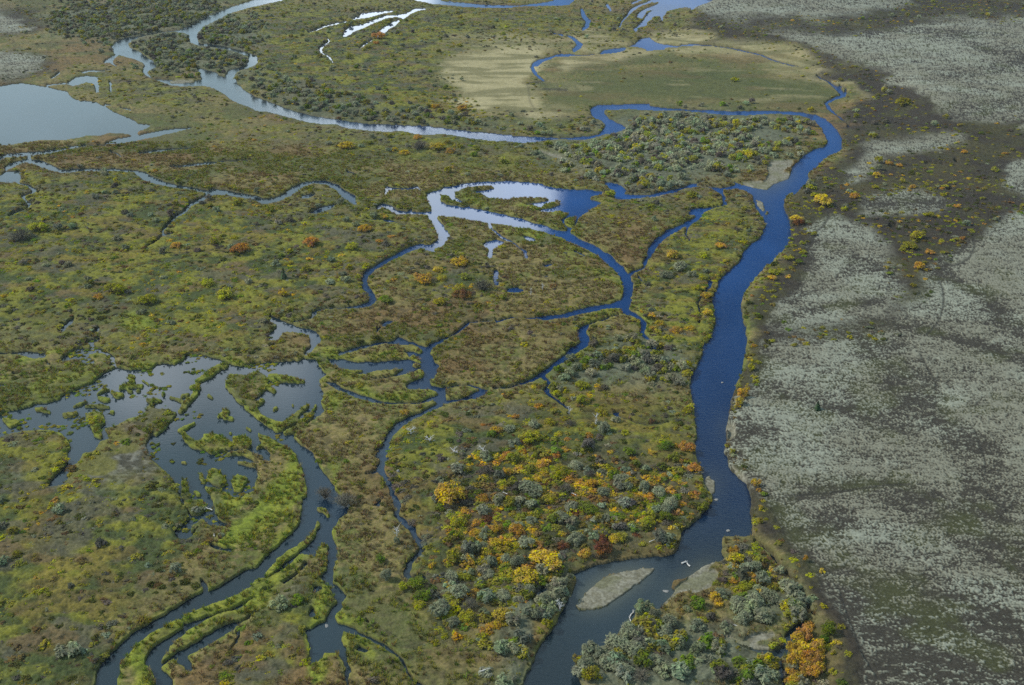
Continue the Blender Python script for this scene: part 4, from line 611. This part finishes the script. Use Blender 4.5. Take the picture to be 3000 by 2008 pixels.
# sedge
HT = 0.45
x, y, h, u, v = spots(330000, 120, 420, 43); K1 = covers(u, v); w = shore(u, v, x, y, HT); g1 = sample(GB, RU, RV, RS, u, v)
keep = (rng.uniform(0, 1, len(x)) < K1['marsh']+K1['green']+0.15*K1['flat']+0.2*K1['thicket']) & (w < 0.45) & (g1 < 0.3) & (vn(x/2.2, y/1.8, 89) > 0.36); n = keep.sum()
T = np.where((K1['green'][keep] > 0.5)[:, None], tints(n, {'N': 3, 'L': 3, 'Y': 1}, rng), np.where((fbm(x/24+71, y/18, 15, 3)[keep] > 0.56)[:, None], tints(n, {'L': 4, 'N': 1.5, 'B': 1, 'D': 1}, rng), np.where((fbm(x/30+11, y/24, 14, 3)[keep] > 0.56)[:, None], tints(n, {'B': 5, 'S': 2, 'L': 1}, rng), tints(n, {'B': 3, 'L': 2.5, 'S': 5}, rng))))
r0 = rng.uniform(0.45, 0.95, n)
scatter("sedge", SED, np.stack([x, y, h+0.15], 1)[keep], np.stack([r0, r0, r0*rng.uniform(0.7, 1.1, n)], 1), T, 4, "tawny and green sedge growing over the marsh between the channels", "sedge")

# floating weed in the backwater and along the lake's near shore
x, y, h, u, v = spots(260000, 140, 420, 44); w0 = shore0(u, v); lw = sample(blur(WM, 16), RU, RV, RS, u, v); cl = fbm(x/6, y/5, 88, 3)
keep = (w0 > 0.9) & (lw < 0.97) & (u < 830) & (u > -150) & (v > 990) & (v < 1560) & (cl > 0.64-0.14*(lw < 0.70)) & (rng.uniform(0, 1, len(x)) < 0.40)
keep |= (w0 > 0.9) & (lw < 0.98) & (u < 460) & (v > 350) & (v < 440) & (cl > 0.50) & (rng.uniform(0, 1, len(x)) < 0.7)
n = keep.sum(); r0 = rng.uniform(0.25, 0.7, n); xw, yw = locate(u[keep], v[keep], np.zeros(n))
scatter("water_weed", SHR, np.stack([xw, yw, np.zeros(n)-0.05], 1), np.stack([r0, r0, r0*rng.uniform(0.25, 0.5, n)], 1), tints(n, {'N': 3, 'L': 3, 'Y': 1, 'D': 2}, rng), 5, "loose green weed floating and sprouting in the shallow backwater", "water weed")

# ------------------------------------------------------------------ shrubs one can tell apart: colour letter, middle x, middle y, width, height on the tile
SHRUBS = """@A O210,250,170,110 G345,85,80,60 O430,95,110,80 O55,190,70,60 O705,130,50,35 Y825,165,180,110 O1270,315,130,75 O1025,360,100,50 G1130,370,80,40 Y605,380,300,120 O650,350,110,60 O350,560,190,90 O520,500,110,60 Y650,540,100,90 O900,540,130,90 O720,650,170,100 G770,580,100,60 G115,655,110,80 G330,725,140,110 G440,910,130,60 G560,840,150,90 G690,800,150,90 G790,840,80,70 Y940,740,220,150 G1290,860,160,130 G1320,940,110,80 G1400,860,120,50 O1130,825,90,50 Y1410,70,180,70 Y280,860,150,90 G290,915,110,60 N1870,1100,120,80 O1740,1135,80,50 G50,800,120,90 Y1940,1310,200,140 O1940,1250,50,60 G1560,1460,110,70 G1590,1530,200,70 R1400,1530,180,70 N2150,450,200,90 G1990,505,130,70 O2300,590,100,70 O2270,430,110,60 G1520,500,80,60 Y1690,290,130,70 G2230,740,120,80 O2130,780,120,70 W640,180,150,120 W360,240,140,110 K1060,180,150,120 W1440,230,170,150 K100,720,150,110 W600,960,300,150 K1010,930,220,140 W1120,660,180,110 K1290,760,140,130 W1640,820,200,110 W1720,900,130,130 W1900,900,150,140 W2060,960,180,140 W2200,1080,200,150 W1440,960,150,120 W2150,1160,180,130 W620,1290,160,110 N2150,1240,170,130
@B G480,90,440,150 O830,60,180,100 Y560,330,180,160 G500,275,80,60 G740,450,150,90 Y560,480,130,140 O770,330,110,90 O1000,405,160,130 G1230,475,240,60 Y860,180,90,90 G1095,265,60,40 Y1010,300,110,60 O985,180,70,60 O855,215,50,40 Y1590,70,180,110 O1430,100,90,50 N1470,200,120,80 N2030,180,260,160 Y1300,300,120,60 Y1640,220,100,80 O1490,575,100,60 G1740,470,110,50 R1750,600,180,120 G1030,650,260,70 O690,770,130,150 O930,740,130,120 Y630,690,140,80 N1090,865,140,80 G1530,800,400,230 G1330,960,320,190 G2000,690,170,130 R2210,620,250,200 G2130,390,110,70 Y2230,470,180,80 G1050,1390,240,170 G990,1510,140,100 O1290,1340,90,80 Y450,810,90,60 G255,830,90,90 N100,1030,250,160 N150,1190,220,110 Y90,1280,140,60 N860,1200,200,120 Y1060,1090,90,60 Y640,970,180,90 W870,430,110,110 W1240,380,180,110 W850,610,150,110 W1340,570,220,140 W1240,780,170,160 W1100,740,140,110 W900,930,160,110 W800,1020,150,100 W1370,1110,150,130 W580,1130,240,180 W1060,1180,200,150 W350,1330,260,200 Y660,1420,220,160 W500,1480,150,130 K440,150,150,110 K700,550,180,130 K960,560,110,100 W1900,540,230,140 W1720,280,200,150 W2230,300,140,120 W1720,740,120,90 K700,1280,200,150 W480,960,160,150 W1650,1080,170,150 W1560,1220,150,160 W1450,1380,150,150 W1750,1010,150,120 W1830,960,90,110 W1240,1230,160,110 W1180,1440,150,140
@C O860,225,110,90 G840,320,110,90 G960,370,80,60 O950,500,130,80 G840,545,110,50 O1080,530,160,90 Y970,610,180,90 G1100,650,110,80 G670,700,150,110 G700,755,110,70 Y630,850,90,60 G1570,300,60,80 G1740,430,80,55 O1560,1080,200,150 G1430,1200,130,130 O1680,1200,190,170 G1530,1190,140,120 G1440,1350,150,160 O1600,1310,190,150 G1420,1450,110,90 O1640,1450,180,150 G1470,1540,170,80 K1530,1475,110,70 O1610,980,110,80 N1800,1020,170,180 N1750,1120,120,120 Y1850,1260,60,70 Y1800,1200,100,70 Y1850,1450,100,70 O305,1095,50,55 O540,1150,120,80 O730,1175,110,60 Y290,1340,80,60 W740,670,160,110 W900,790,230,150 W1060,760,200,160 W1200,700,190,150 W1150,900,220,150 W950,920,200,130 K800,980,150,90 W1070,390,120,110 W60,880,120,150 W200,950,180,140
O1500,1120,180,150 G1590,1240,180,150 O1660,1330,200,160 G1500,1270,160,140 O1560,1400,170,150 G1690,1400,150,130 O1510,1500,150,120
@T32 W1060,1090,200,140 Y1240,980,150,120 W960,1220,230,160 W720,1290,220,150 W680,1400,180,140 W880,1370,200,140 Y720,1480,180,170 W1000,1440,220,150 W1150,1270,220,150 W1300,1380,200,140 K1180,1510,220,140 W1390,1100,180,130 Y2270,60,60,90
@T31 N1140,420,110,100 W1190,570,110,130 Y1350,680,110,110 W1290,250,60,80 Y1500,860,120,60
@T21 K630,1400,190,110 K820,1480,240,120 Y2320,470,80,50 Y1320,1260,90,50
@T22 G2180,160,60,60 Y2190,230,80,80 G2100,470,110,120 G2080,545,110,100 G2060,590,60,50 Y2010,1000,70,60 Y1965,950,50,40 G2270,1520,60,60 O2230,1290,90,90 O1600,980,170,90 O1660,1170,150,80 Y1610,630,110,60 Y650,400,150,100 Y630,530,120,110 Y1270,330,130,80 Y1400,350,110,70 O240,590,90,60 Y945,40,60,60 Y1600,290,120,80
@T12 G1470,770,160,100 O1910,690,120,70 G1780,1150,110,90 G1790,1300,110,90 Y1740,980,90,60 Y1680,1080,90,60 Y900,210,110,80 G1350,1400,110,60 G1500,1470,130,70 G1620,1450,110,60 Y1430,1540,120,60 G1280,1330,90,50 Y1680,1320,90,50 Y1650,220,110,80 Y1280,325,70,50 Y1220,120,110,90 W720,40,130,90 W1090,70,110,90 W1550,50,100,80 Y1500,240,70,40 W1540,880,150,110 W1410,960,130,90 Y1760,780,100,80 Y1340,1470,90,50 O1290,1440,70,40
@T11 O510,670,170,80 O1530,1010,210,90 Y1700,990,120,70 Y1860,1080,140,90 R1890,1150,190,90 Y1680,1210,150,80 G1870,850,190,90 G1670,920,120,50 G1260,1000,70,40 P258,950,70,110 G250,1120,100,90 Y880,700,140,80 K1180,1140,10,10 K2080,1060,220,130 N1190,1200,150,60 O1135,655,80,30 O1240,610,70,30 G1000,555,150,40 Y90,1330,10,10
@T10 Y2060,1160,210,90 Y1900,1040,160,80 Y1060,1120,200,60 O2200,740,200,80 K200,610,220,110 Y420,450,90,40 Y2140,620,80,40 O1620,705,120,40 Y1360,1220,200,60 O900,1170,110,40 Y350,540,170,70
@T01 G830,1350,150,60 G1660,1350,150,80 O1480,1260,90,50 G1780,1390,110,60 G1360,1410,110,50 G1270,1375,80,50 K1500,1350,180,80 Y2290,1490,90,50 G1790,1540,60,30 O1120,350,140,40 O1100,405,70,24 Y1445,210,70,30 O1640,985,90,40 O1890,1005,110,40
@T02 Y330,1315,90,70 G820,1375,80,40 Y890,1270,110,70 Y2040,740,80,30
@T13 G990,35,80,40 Y400,150,100,60 G260,440,120,80 R280,490,120,40 O790,230,100,60 Y430,220,90,50 G500,310,200,40 O1730,325,60,45 O1325,155,70,20 Y1370,600,140,70 Y1290,700,140,60 O1480,745,90,60 G1380,870,110,80 O1780,620,60,30 Y190,805,100,50 Y310,660,60,50 O290,720,50,30 G40,990,90,40 Y60,930,120,70 N285,830,70,60 Y1470,415,100,40 Y980,150,70,40
@T03 Y1010,1470,90,70 O1105,1500,80,40 O1200,1520,70,40 G1790,1395,70,40 Y1230,945,150,70 Y960,1250,90,40
@T23 P450,590,70,80"""
TILE = {'A': (1400, 1200, 1/3.905), 'B': (1200, 1450, 1/3.905), 'C': (1900, 1550, 1/3.4233)}
ENT = []; cur = (0, 0, 1)
for tk in SHRUBS.split():
    if tk[0] == '@': cur = TILE[tk[1]] if tk[1] in TILE else (int(tk[3])*750, int(tk[2])*502, 1/3.124); continue
    a = [float(q) for q in tk[1:].split(',')]
    if a[2] < 20: continue
    ENT.append((tk[0], cur[0]+a[0]*cur[2], cur[1]+a[1]*cur[2], a[2]*cur[2], a[3]*cur[2]))
BARK = plain_material("grey_bark", (0.10, 0.085, 0.065), 0.95, 9.0)
LEAF = {k: leaf_material({'Y': 'yellow_green', 'G': 'golden', 'O': 'orange', 'R': 'dark_red', 'N': 'green', 'W': 'willow_grey', 'K': 'bare_twig', 'P': 'spruce_needle'}[k]+"_leaves", PAL.get(k, (0.045, 0.075, 0.035)), 0.4, 0.0 if k in 'KP' else 0.36) for k in 'YGORNWKP'}
BIG, MID, STEM = {}, {}, {}
for k in 'YGORNWK':
    for s in range(4):
        if k == 'K':
            big = twigs(500+s, 190, 1.15, 0.016); mid = twigs(520+s, 90, 1.15, 0.026)
        elif k == 'W':
            q = crown(540+s, 26, 44, 0.075, 1.30, (0.20, 0.34), True, 1.6); tq = twigs(560+s, 60, 1.35, 0.012); big = (np.concatenate([q[0], tq[0]]), np.concatenate([q[1], tq[1]]))
            mid = crown(570+s, 16, 26, 0.12, 1.30, (0.22, 0.36), True, 1.4)
        else:
            sd0 = 600+s+ord(k)*20; big = crown(sd0, 30, 44, 0.075, 1.15, (0.19, 0.33)); mid = crown(sd0+9, 15, 24, 0.125, 1.10, (0.24, 0.38))
        BIG[k, s] = quads_mesh('crown', *big, LEAF[k]); MID[k, s] = quads_mesh('crown', *mid, LEAF[k])
for s in range(3): STEM[s] = stems_mesh(s, BARK)
def spruce_mesh():
    r = np.random.default_rng(9); Q = []
    for lv in range(11):
        z = 0.25+2.4*lv/11; rr = 0.95*(1-lv/11.5)
        for b in range(13):
            th = r.uniform(0, 6.28); e = np.array([rr*math.cos(th), rr*math.sin(th), z-0.22*rr]); i = np.array([0, 0, z+0.12]); s = np.array([-math.sin(th), math.cos(th), 0.1])*0.16*(0.5+rr)
            Q.append([i-s*0.3, e-s, e*1.12+np.array([0, 0, -0.04]), e+s])
    return quads_mesh('crown', Q, r.uniform(0, 1, len(Q)), LEAF['P'])
SPR = spruce_mesh(); SPT = mesh_of('trunk', [tube([(0, 0, -0.1), (0, 0, 1.2), (0, 0, 2.7)], [0.09, 0.06, 0.01])], BARK)
# willows nearest the eye and widest in view stand on their own as well
LAND = [((1790, 1700), "gravel island"), ((2050, 1725), "grey gravel bar"), ((2085, 1412), "small gravel islet"), ((1930, 1240), "black curved ditch"), ((1849, 797), "blue channel junction"), ((2226, 598), "white sandbar"),
        ((1300, 640), "white forked pool"), ((1208, 1693), "creek hairpin"), ((1112, 1372), "creek fork"), ((950, 1462), "wide backwater"), ((378, 947), "bright green patch"), ((2615, 660), "blue heath pool"), ((2735, 800), "heath gully"), ((2740, 475), "small heath ponds"),
        ((2000, 1475), "inner river bend"), ((2320, 1860), "hidden creek bend"), ((1650, 1785), "willow spit"), ((1300, 400), "pale upper river"), ((900, 560), "winding middle creek"), ((2110, 900), "blue main river"), ((1060, 720), "blue winding creek"), ((2050, 1000), "left river bank"), ((2200, 1180), "right river bank"), ((1560, 1130), "dark blue inlet"), ((2380, 300), "tundra bluff"), ((2600, 340), "upper lichen plain"), ((1000, 1750), "lily channel"), ((2270, 1640), "slough mouth"), ((1800, 420), "dense willow grove"), ((1560, 610), "blue middle lake"), ((600, 720), "scrub flat"), ((2330, 960), "lichen slope foot"), ((2130, 540), "gravel point")]
CNAME = {'Y': 'yellow-green', 'G': 'golden', 'O': 'orange', 'R': 'dark red', 'N': 'leafy green', 'W': 'grey-green', 'K': 'bare grey', 'P': 'dark green'}
KIND = {'Y': ('leafy_shrub', 'shrub', 'shrub'), 'N': ('leafy_shrub', 'shrub', 'shrub'), 'G': ('autumn_shrub', 'shrub', 'shrub'), 'O': ('autumn_shrub', 'shrub', 'shrub'), 'R': ('autumn_shrub', 'shrub', 'shrub'), 'W': ('willow_bush', 'willow', 'willow'), 'K': ('bare_bush', 'shrub', 'twiggy bush'), 'P': ('spruce_tree', 'tree', 'spruce')}
GROUP = {'leafy_shrub': 'green and yellow-green shrubs', 'autumn_shrub': 'shrubs in autumn colour', 'willow_bush': 'grey-green willows', 'bare_bush': 'leafless grey bushes', 'spruce_tree': 'lone spruces'}
ORD = ['', 'second', 'third', 'fourth', 'fifth', 'sixth', 'seventh', 'eighth', 'ninth', 'tenth', 'eleventh', 'twelfth', 'thirteenth', 'fourteenth', 'fifteenth', 'sixteenth', 'seventeenth', 'eighteenth', 'nineteenth', 'twentieth']
rec = []
for c, cx, cy, wpx, hpx in ENT:
    u0, v0 = np.array([cx]), np.array([cy+hpx*0.2])
    x0, y0, h0, _ = ground(u0, v0); dist = math.sqrt(x0[0]**2+y0[0]**2+H*H); sin = H/dist; cos = math.sqrt(1-sin*sin)
    rx = 0.51*wpx*dist/F; vb = cy+hpx/2-rx*sin*0.75*F/dist
    x0, y0, h0, _ = ground(u0, np.array([vb])); full = hpx*dist/F
    ht = min(max((full-rx*sin*0.8)/cos, rx*0.95), rx*2.4, 5.5)
    if c == 'P': ht = full/cos
    rec.append([c, cx, cy, wpx, x0[0], y0[0], h0[0], rx, ht])
lab = []
for q in rec:
    c, cx, cy = q[:3]; d = [(math.hypot(cx-a, (cy-b)*1.3), a, b, nm) for (a, b), nm in LAND]; dd, a, b, nm = min(d)
    dx, dy = cx-a, (cy-b)*1.3
    relw = ('left of' if dx < 0 else 'right of') if abs(dx) > abs(dy)*1.1 else ('beyond' if dy < 0 else 'in front of')
    sz = 'broad ' if q[7] > 3.0 else ('small ' if q[7] < 1.45 else '')
    lab.append((f"{sz}{CNAME[c]} {KIND[c][2]} {relw} the {nm}", dd))
buckets = {}
for i, (s, d) in enumerate(lab): buckets.setdefault(s, []).append((d, i))
label = {}
for s, lst in buckets.items():
    lst.sort()
    for k, (d, i) in enumerate(lst): label[i] = s if len(lst) == 1 else (s+", nearest to it" if k == 0 else s+f", {ORD[k]} nearest to it")
for i, (c, cx, cy, wpx, x0, y0, h0, rx, ht) in enumerate(rec):
    nm, cat, _ = KIND[c]; rz = rng.uniform(0, 6.28)
    if c == 'P':
        root = bpy.data.objects.new(nm, None); parts = [('crown', SPR, (rx, rx, ht/2.7)), ('trunk', SPT, (rx, rx, ht/2.7))]
    elif wpx > 34:
        root = bpy.data.objects.new(nm, None); me = BIG[c, i % 4]; top = 1.3 if c == 'W' else 1.15
        parts = [('crown', me, (rx, rx, ht/top)), ('stem', STEM[i % 3], (rx, rx, ht/top))]
    else:
        me = MID[c, i % 4]; top = 1.3 if c == 'W' else 1.1
        root = bpy.data.objects.new(nm, me); root.scale = (rx, rx, ht/top); parts = []
    SC.collection.objects.link(root); root.location = (x0, y0, h0); root.rotation_euler[2] = rz
    root['label'] = label[i]; root['category'] = cat; root['group'] = GROUP[nm]
    asp = rng.uniform(0.82, 1.22); root.scale = (root.scale[0]*asp, root.scale[1]/asp, root.scale[2])
    for pn, me, sc in parts:
        p = bpy.data.objects.new(pn, me); SC.collection.objects.link(p); p.parent = root; p.scale = sc

# ------------------------------------------------------------------ driftwood, dead trees and boulders
PALE = plain_material("bleached_wood", (0.52, 0.50, 0.46), 0.85, 5.0, 0.25); STONE = plain_material("grey_stone", (0.20, 0.195, 0.18), 0.9, 3.0, 0.35)
def thing(name, me, u, v, z, rz, label, cat, s=1.0, group=None):
    x0, y0, h0, w0 = ground(np.array([u]), np.array([v])); o = bpy.data.objects.new(name, me); SC.collection.objects.link(o)
    if z == 'water': x1, y1 = locate(np.array([u]), np.array([v]), np.zeros(1)); o.location = (x1[0], y1[0], 0.0)
    else: o.location = (x0[0], y0[0], h0[0]+z)
    o.rotation_euler[2] = rz; o.scale = (s, s, s); o['label'] = label; o['category'] = cat
    if group: o['group'] = group
    return o
def log_mesh(seed, length, rad):
    r = random.Random(seed); p = [(length*(t-0.5), r.uniform(-.08, .08)*length, 0.10+0.12*length*t) for t in (0, .3, .65, 1)]
    parts = [tube(p, [rad*1.3, rad, rad*0.8, rad*0.3], 7)]
    for k in range(2):
        t = r.uniform(0.3, 0.95); b = Vector((length*(t-0.5), 0, 0.1+0.12*length*t)); e = b+Vector((r.uniform(-.1, .35), r.uniform(-.35, .35), r.uniform(.1, .4)))*length*0.55; parts.append(tube([b, (b+e)/2+Vector((0, 0, .05)), e], [rad*.55, rad*.4, rad*.15], 5))
    return mesh_of('driftwood_log', parts, PALE)
def snag_mesh(seed, height, spread):
    r = random.Random(seed); parts = [tube([(0, 0, -0.2), (0.05, 0, height*0.4), (0.12, 0.05, height)], [0.11, 0.08, 0.03], 6)]
    for k in range(11):
        z = height*r.uniform(0.15, 0.9); th = r.uniform(0, 6.28); e = Vector((math.cos(th)*spread, math.sin(th)*spread, z+height*0.3)); b = Vector((0.05, 0, z)); m = (b+e)/2+Vector((0, 0, 0.1)); parts.append(tube([b, m, e], [0.055, 0.04, 0.015], 5))
        f = m+Vector((r.uniform(-.6, .6), r.uniform(-.6, .6), 0.4)); parts.append(tube([m, f], [0.035, 0.012], 4))
    return mesh_of('dead_snag', parts, PALE)
def rock_mesh(seed, sx, sy, sz):
    import bmesh
    bm = bmesh.new(); bmesh.ops.create_icosphere(bm, subdivisions=3, radius=1.0); r = random.Random(seed)
    for vtx in bm.verts:
        c = vtx.co; k = 1+0.16*math.sin(3.1*c.x+seed)+0.13*math.sin(4.3*c.y+2*seed)+0.10*math.sin(5.2*c.z-seed); vtx.co = Vector((c.x*k*sx, c.y*k*sy, c.z*k*sz))
    me = bpy.data.meshes.new('river_boulder'); bm.to_mesh(me); bm.free(); me.materials.append(STONE); return me
LOGS = [(2006, 1650, 2.4, .22, 0.5, 'water', "short bleached driftwood log breaking the water above the gravel bar"), (2016, 1656, 2.0, .2, 2.0, 'water', "white driftwood stub crossing the log in the river"), (1852, 1800, 3.2, .16, 1.2, 'water', "white driftwood log lying against the willows at the water's edge"), (1845, 1815, 2.0, .12, 1.7, 'water', "thin pale driftwood log at the tip of the willow point"),
        (1420, 1974, 3.4, .12, .3, .6, "long pale driftwood log fallen among willows at the bottom edge"), (1910, 1594, 2.2, .12, .4, .5, "white driftwood log on the grassy inner river bank"), (2152, 1838, 1.8, .14, 2.8, .3, "white driftwood log on sandy flat beside the hidden creek"), (612, 1496, 3.2, .13, 2.7, .2, "white driftwood log at the narrow backwater pools"), (628, 1573, 1.6, .12, 1.9, .3, "small white driftwood log among the lily pools"), (1680, 1460, 2.2, .1, 2.6, .8, "thin white driftwood log under golden shrubs in the thicket"), (1478, 1457, 2.4, .1, 2.7, .8, "thin white driftwood log behind the broadest golden shrub")]
for k, (u, v, ln, rd, rz, z, lb) in enumerate(LOGS): thing('driftwood_log', log_mesh(k, ln*0.5, rd*0.62), u, v, z, rz, lb, 'log', group='bleached driftwood logs')
SNAGS = [(1745, 1252, 3.2, .7, "upright white dead trunk below the curved ditch"), (1415, 1335, 2.2, 1.6, "pale spreading dead tree left of the orange shrubs"), (1205, 1275, 1.8, 1.4, "whitened dead tree on the grass beside the small creek"), (1260, 1300, 1.6, 1.5, "low grey dead tree in the open grassland"), (1330, 1330, 1.6, 1.6, "sprawling pale dead tree on the grassland"), (1555, 868, 2.4, .3, "white dead trunk on the brown peninsula, left one"), (1590, 852, 2.0, .3, "white dead trunk on the brown peninsula, right one"), (1668, 1215, 2.0, .8, "grey dead tree at the end of the narrow creek"), (1640, 1790, 2.2, 1.0, "pale dead branches rising from the willow spit"), (1163, 1575, 2.6, .9, "silver dead willow standing in the sedge by the creek")]
for k, (u, v, ht, sp, lb) in enumerate(SNAGS): thing('dead_snag', snag_mesh(k+40, ht*0.85, sp*0.8), u, v, 0, k*1.3, lb, 'dead tree', group='dead trees')
ROCKS = [(2097, 1465, .75, .5, .3, "pale boulder in the river below the gravel islet"), (2116, 622*1.0+500, .6, .45, .25, "dark boulder midstream in the narrow blue reach"), (2133, 1556, .7, .5, .25, "pale boulder near the slough mouth"), (1166, 1384, .6, .5, .35, "white boulder on the grass right of the creek fork"), (1543, 1297, .5, .4, .35, "small white boulder in the thicket clearing"), (957, 1834, .6, .4, .2, "lone dark lump in the lily channel"), (1950, 1733, .8, .5, .25, "low boulder beside the bare bush on the gravel point")]
for k, (u, v, a, b, c0, lb) in enumerate(ROCKS): thing('river_boulder', rock_mesh(k, a*.6, b*.6, c0*.7), u, v, 'water' if sample(WB, RU, RV, RS, np.array([u]), np.array([v]))[0] > .5 else 0.3, k, lb, 'boulder', group='scattered boulders')

# ------------------------------------------------------------------ a little blue autumn haze over the whole valley
hm = bpy.data.materials.new("haze"); hm.use_nodes = True; ht_ = hm.node_tree; ht_.nodes.clear()
pv = N(ht_, 'ShaderNodeVolumePrincipled'); pv.inputs['Density'].default_value = 0.00005; pv.inputs['Color'].default_value = (0.88, 0.95, 1.0, 1); pv.inputs['Anisotropy'].default_value = 0.1
ho = N(ht_, 'ShaderNodeOutputMaterial'); L(ht_, pv.outputs[0], ho.inputs['Volume'])
E = 40000.0; zb, zt = -1.6, H+4.0
hv = [(-E, -E, zb), (E, -E, zb), (E, E, zb), (-E, E, zb), (-E, -E, zt), (E, -E, zt), (E, E, zt), (-E, E, zt)]
hme = bpy.data.meshes.new('haze'); hme.from_pydata(hv, [], [(0, 3, 2, 1), (4, 5, 6, 7), (0, 1, 5, 4), (1, 2, 6, 5), (2, 3, 7, 6), (3, 0, 4, 7)]); hme.materials.append(hm)
hz = bpy.data.objects.new('haze', hme); SC.collection.objects.link(hz); hz['kind'] = 'stuff'; hz['label'] = "thin blue haze filling the air over the river valley"; hz['category'] = 'haze'
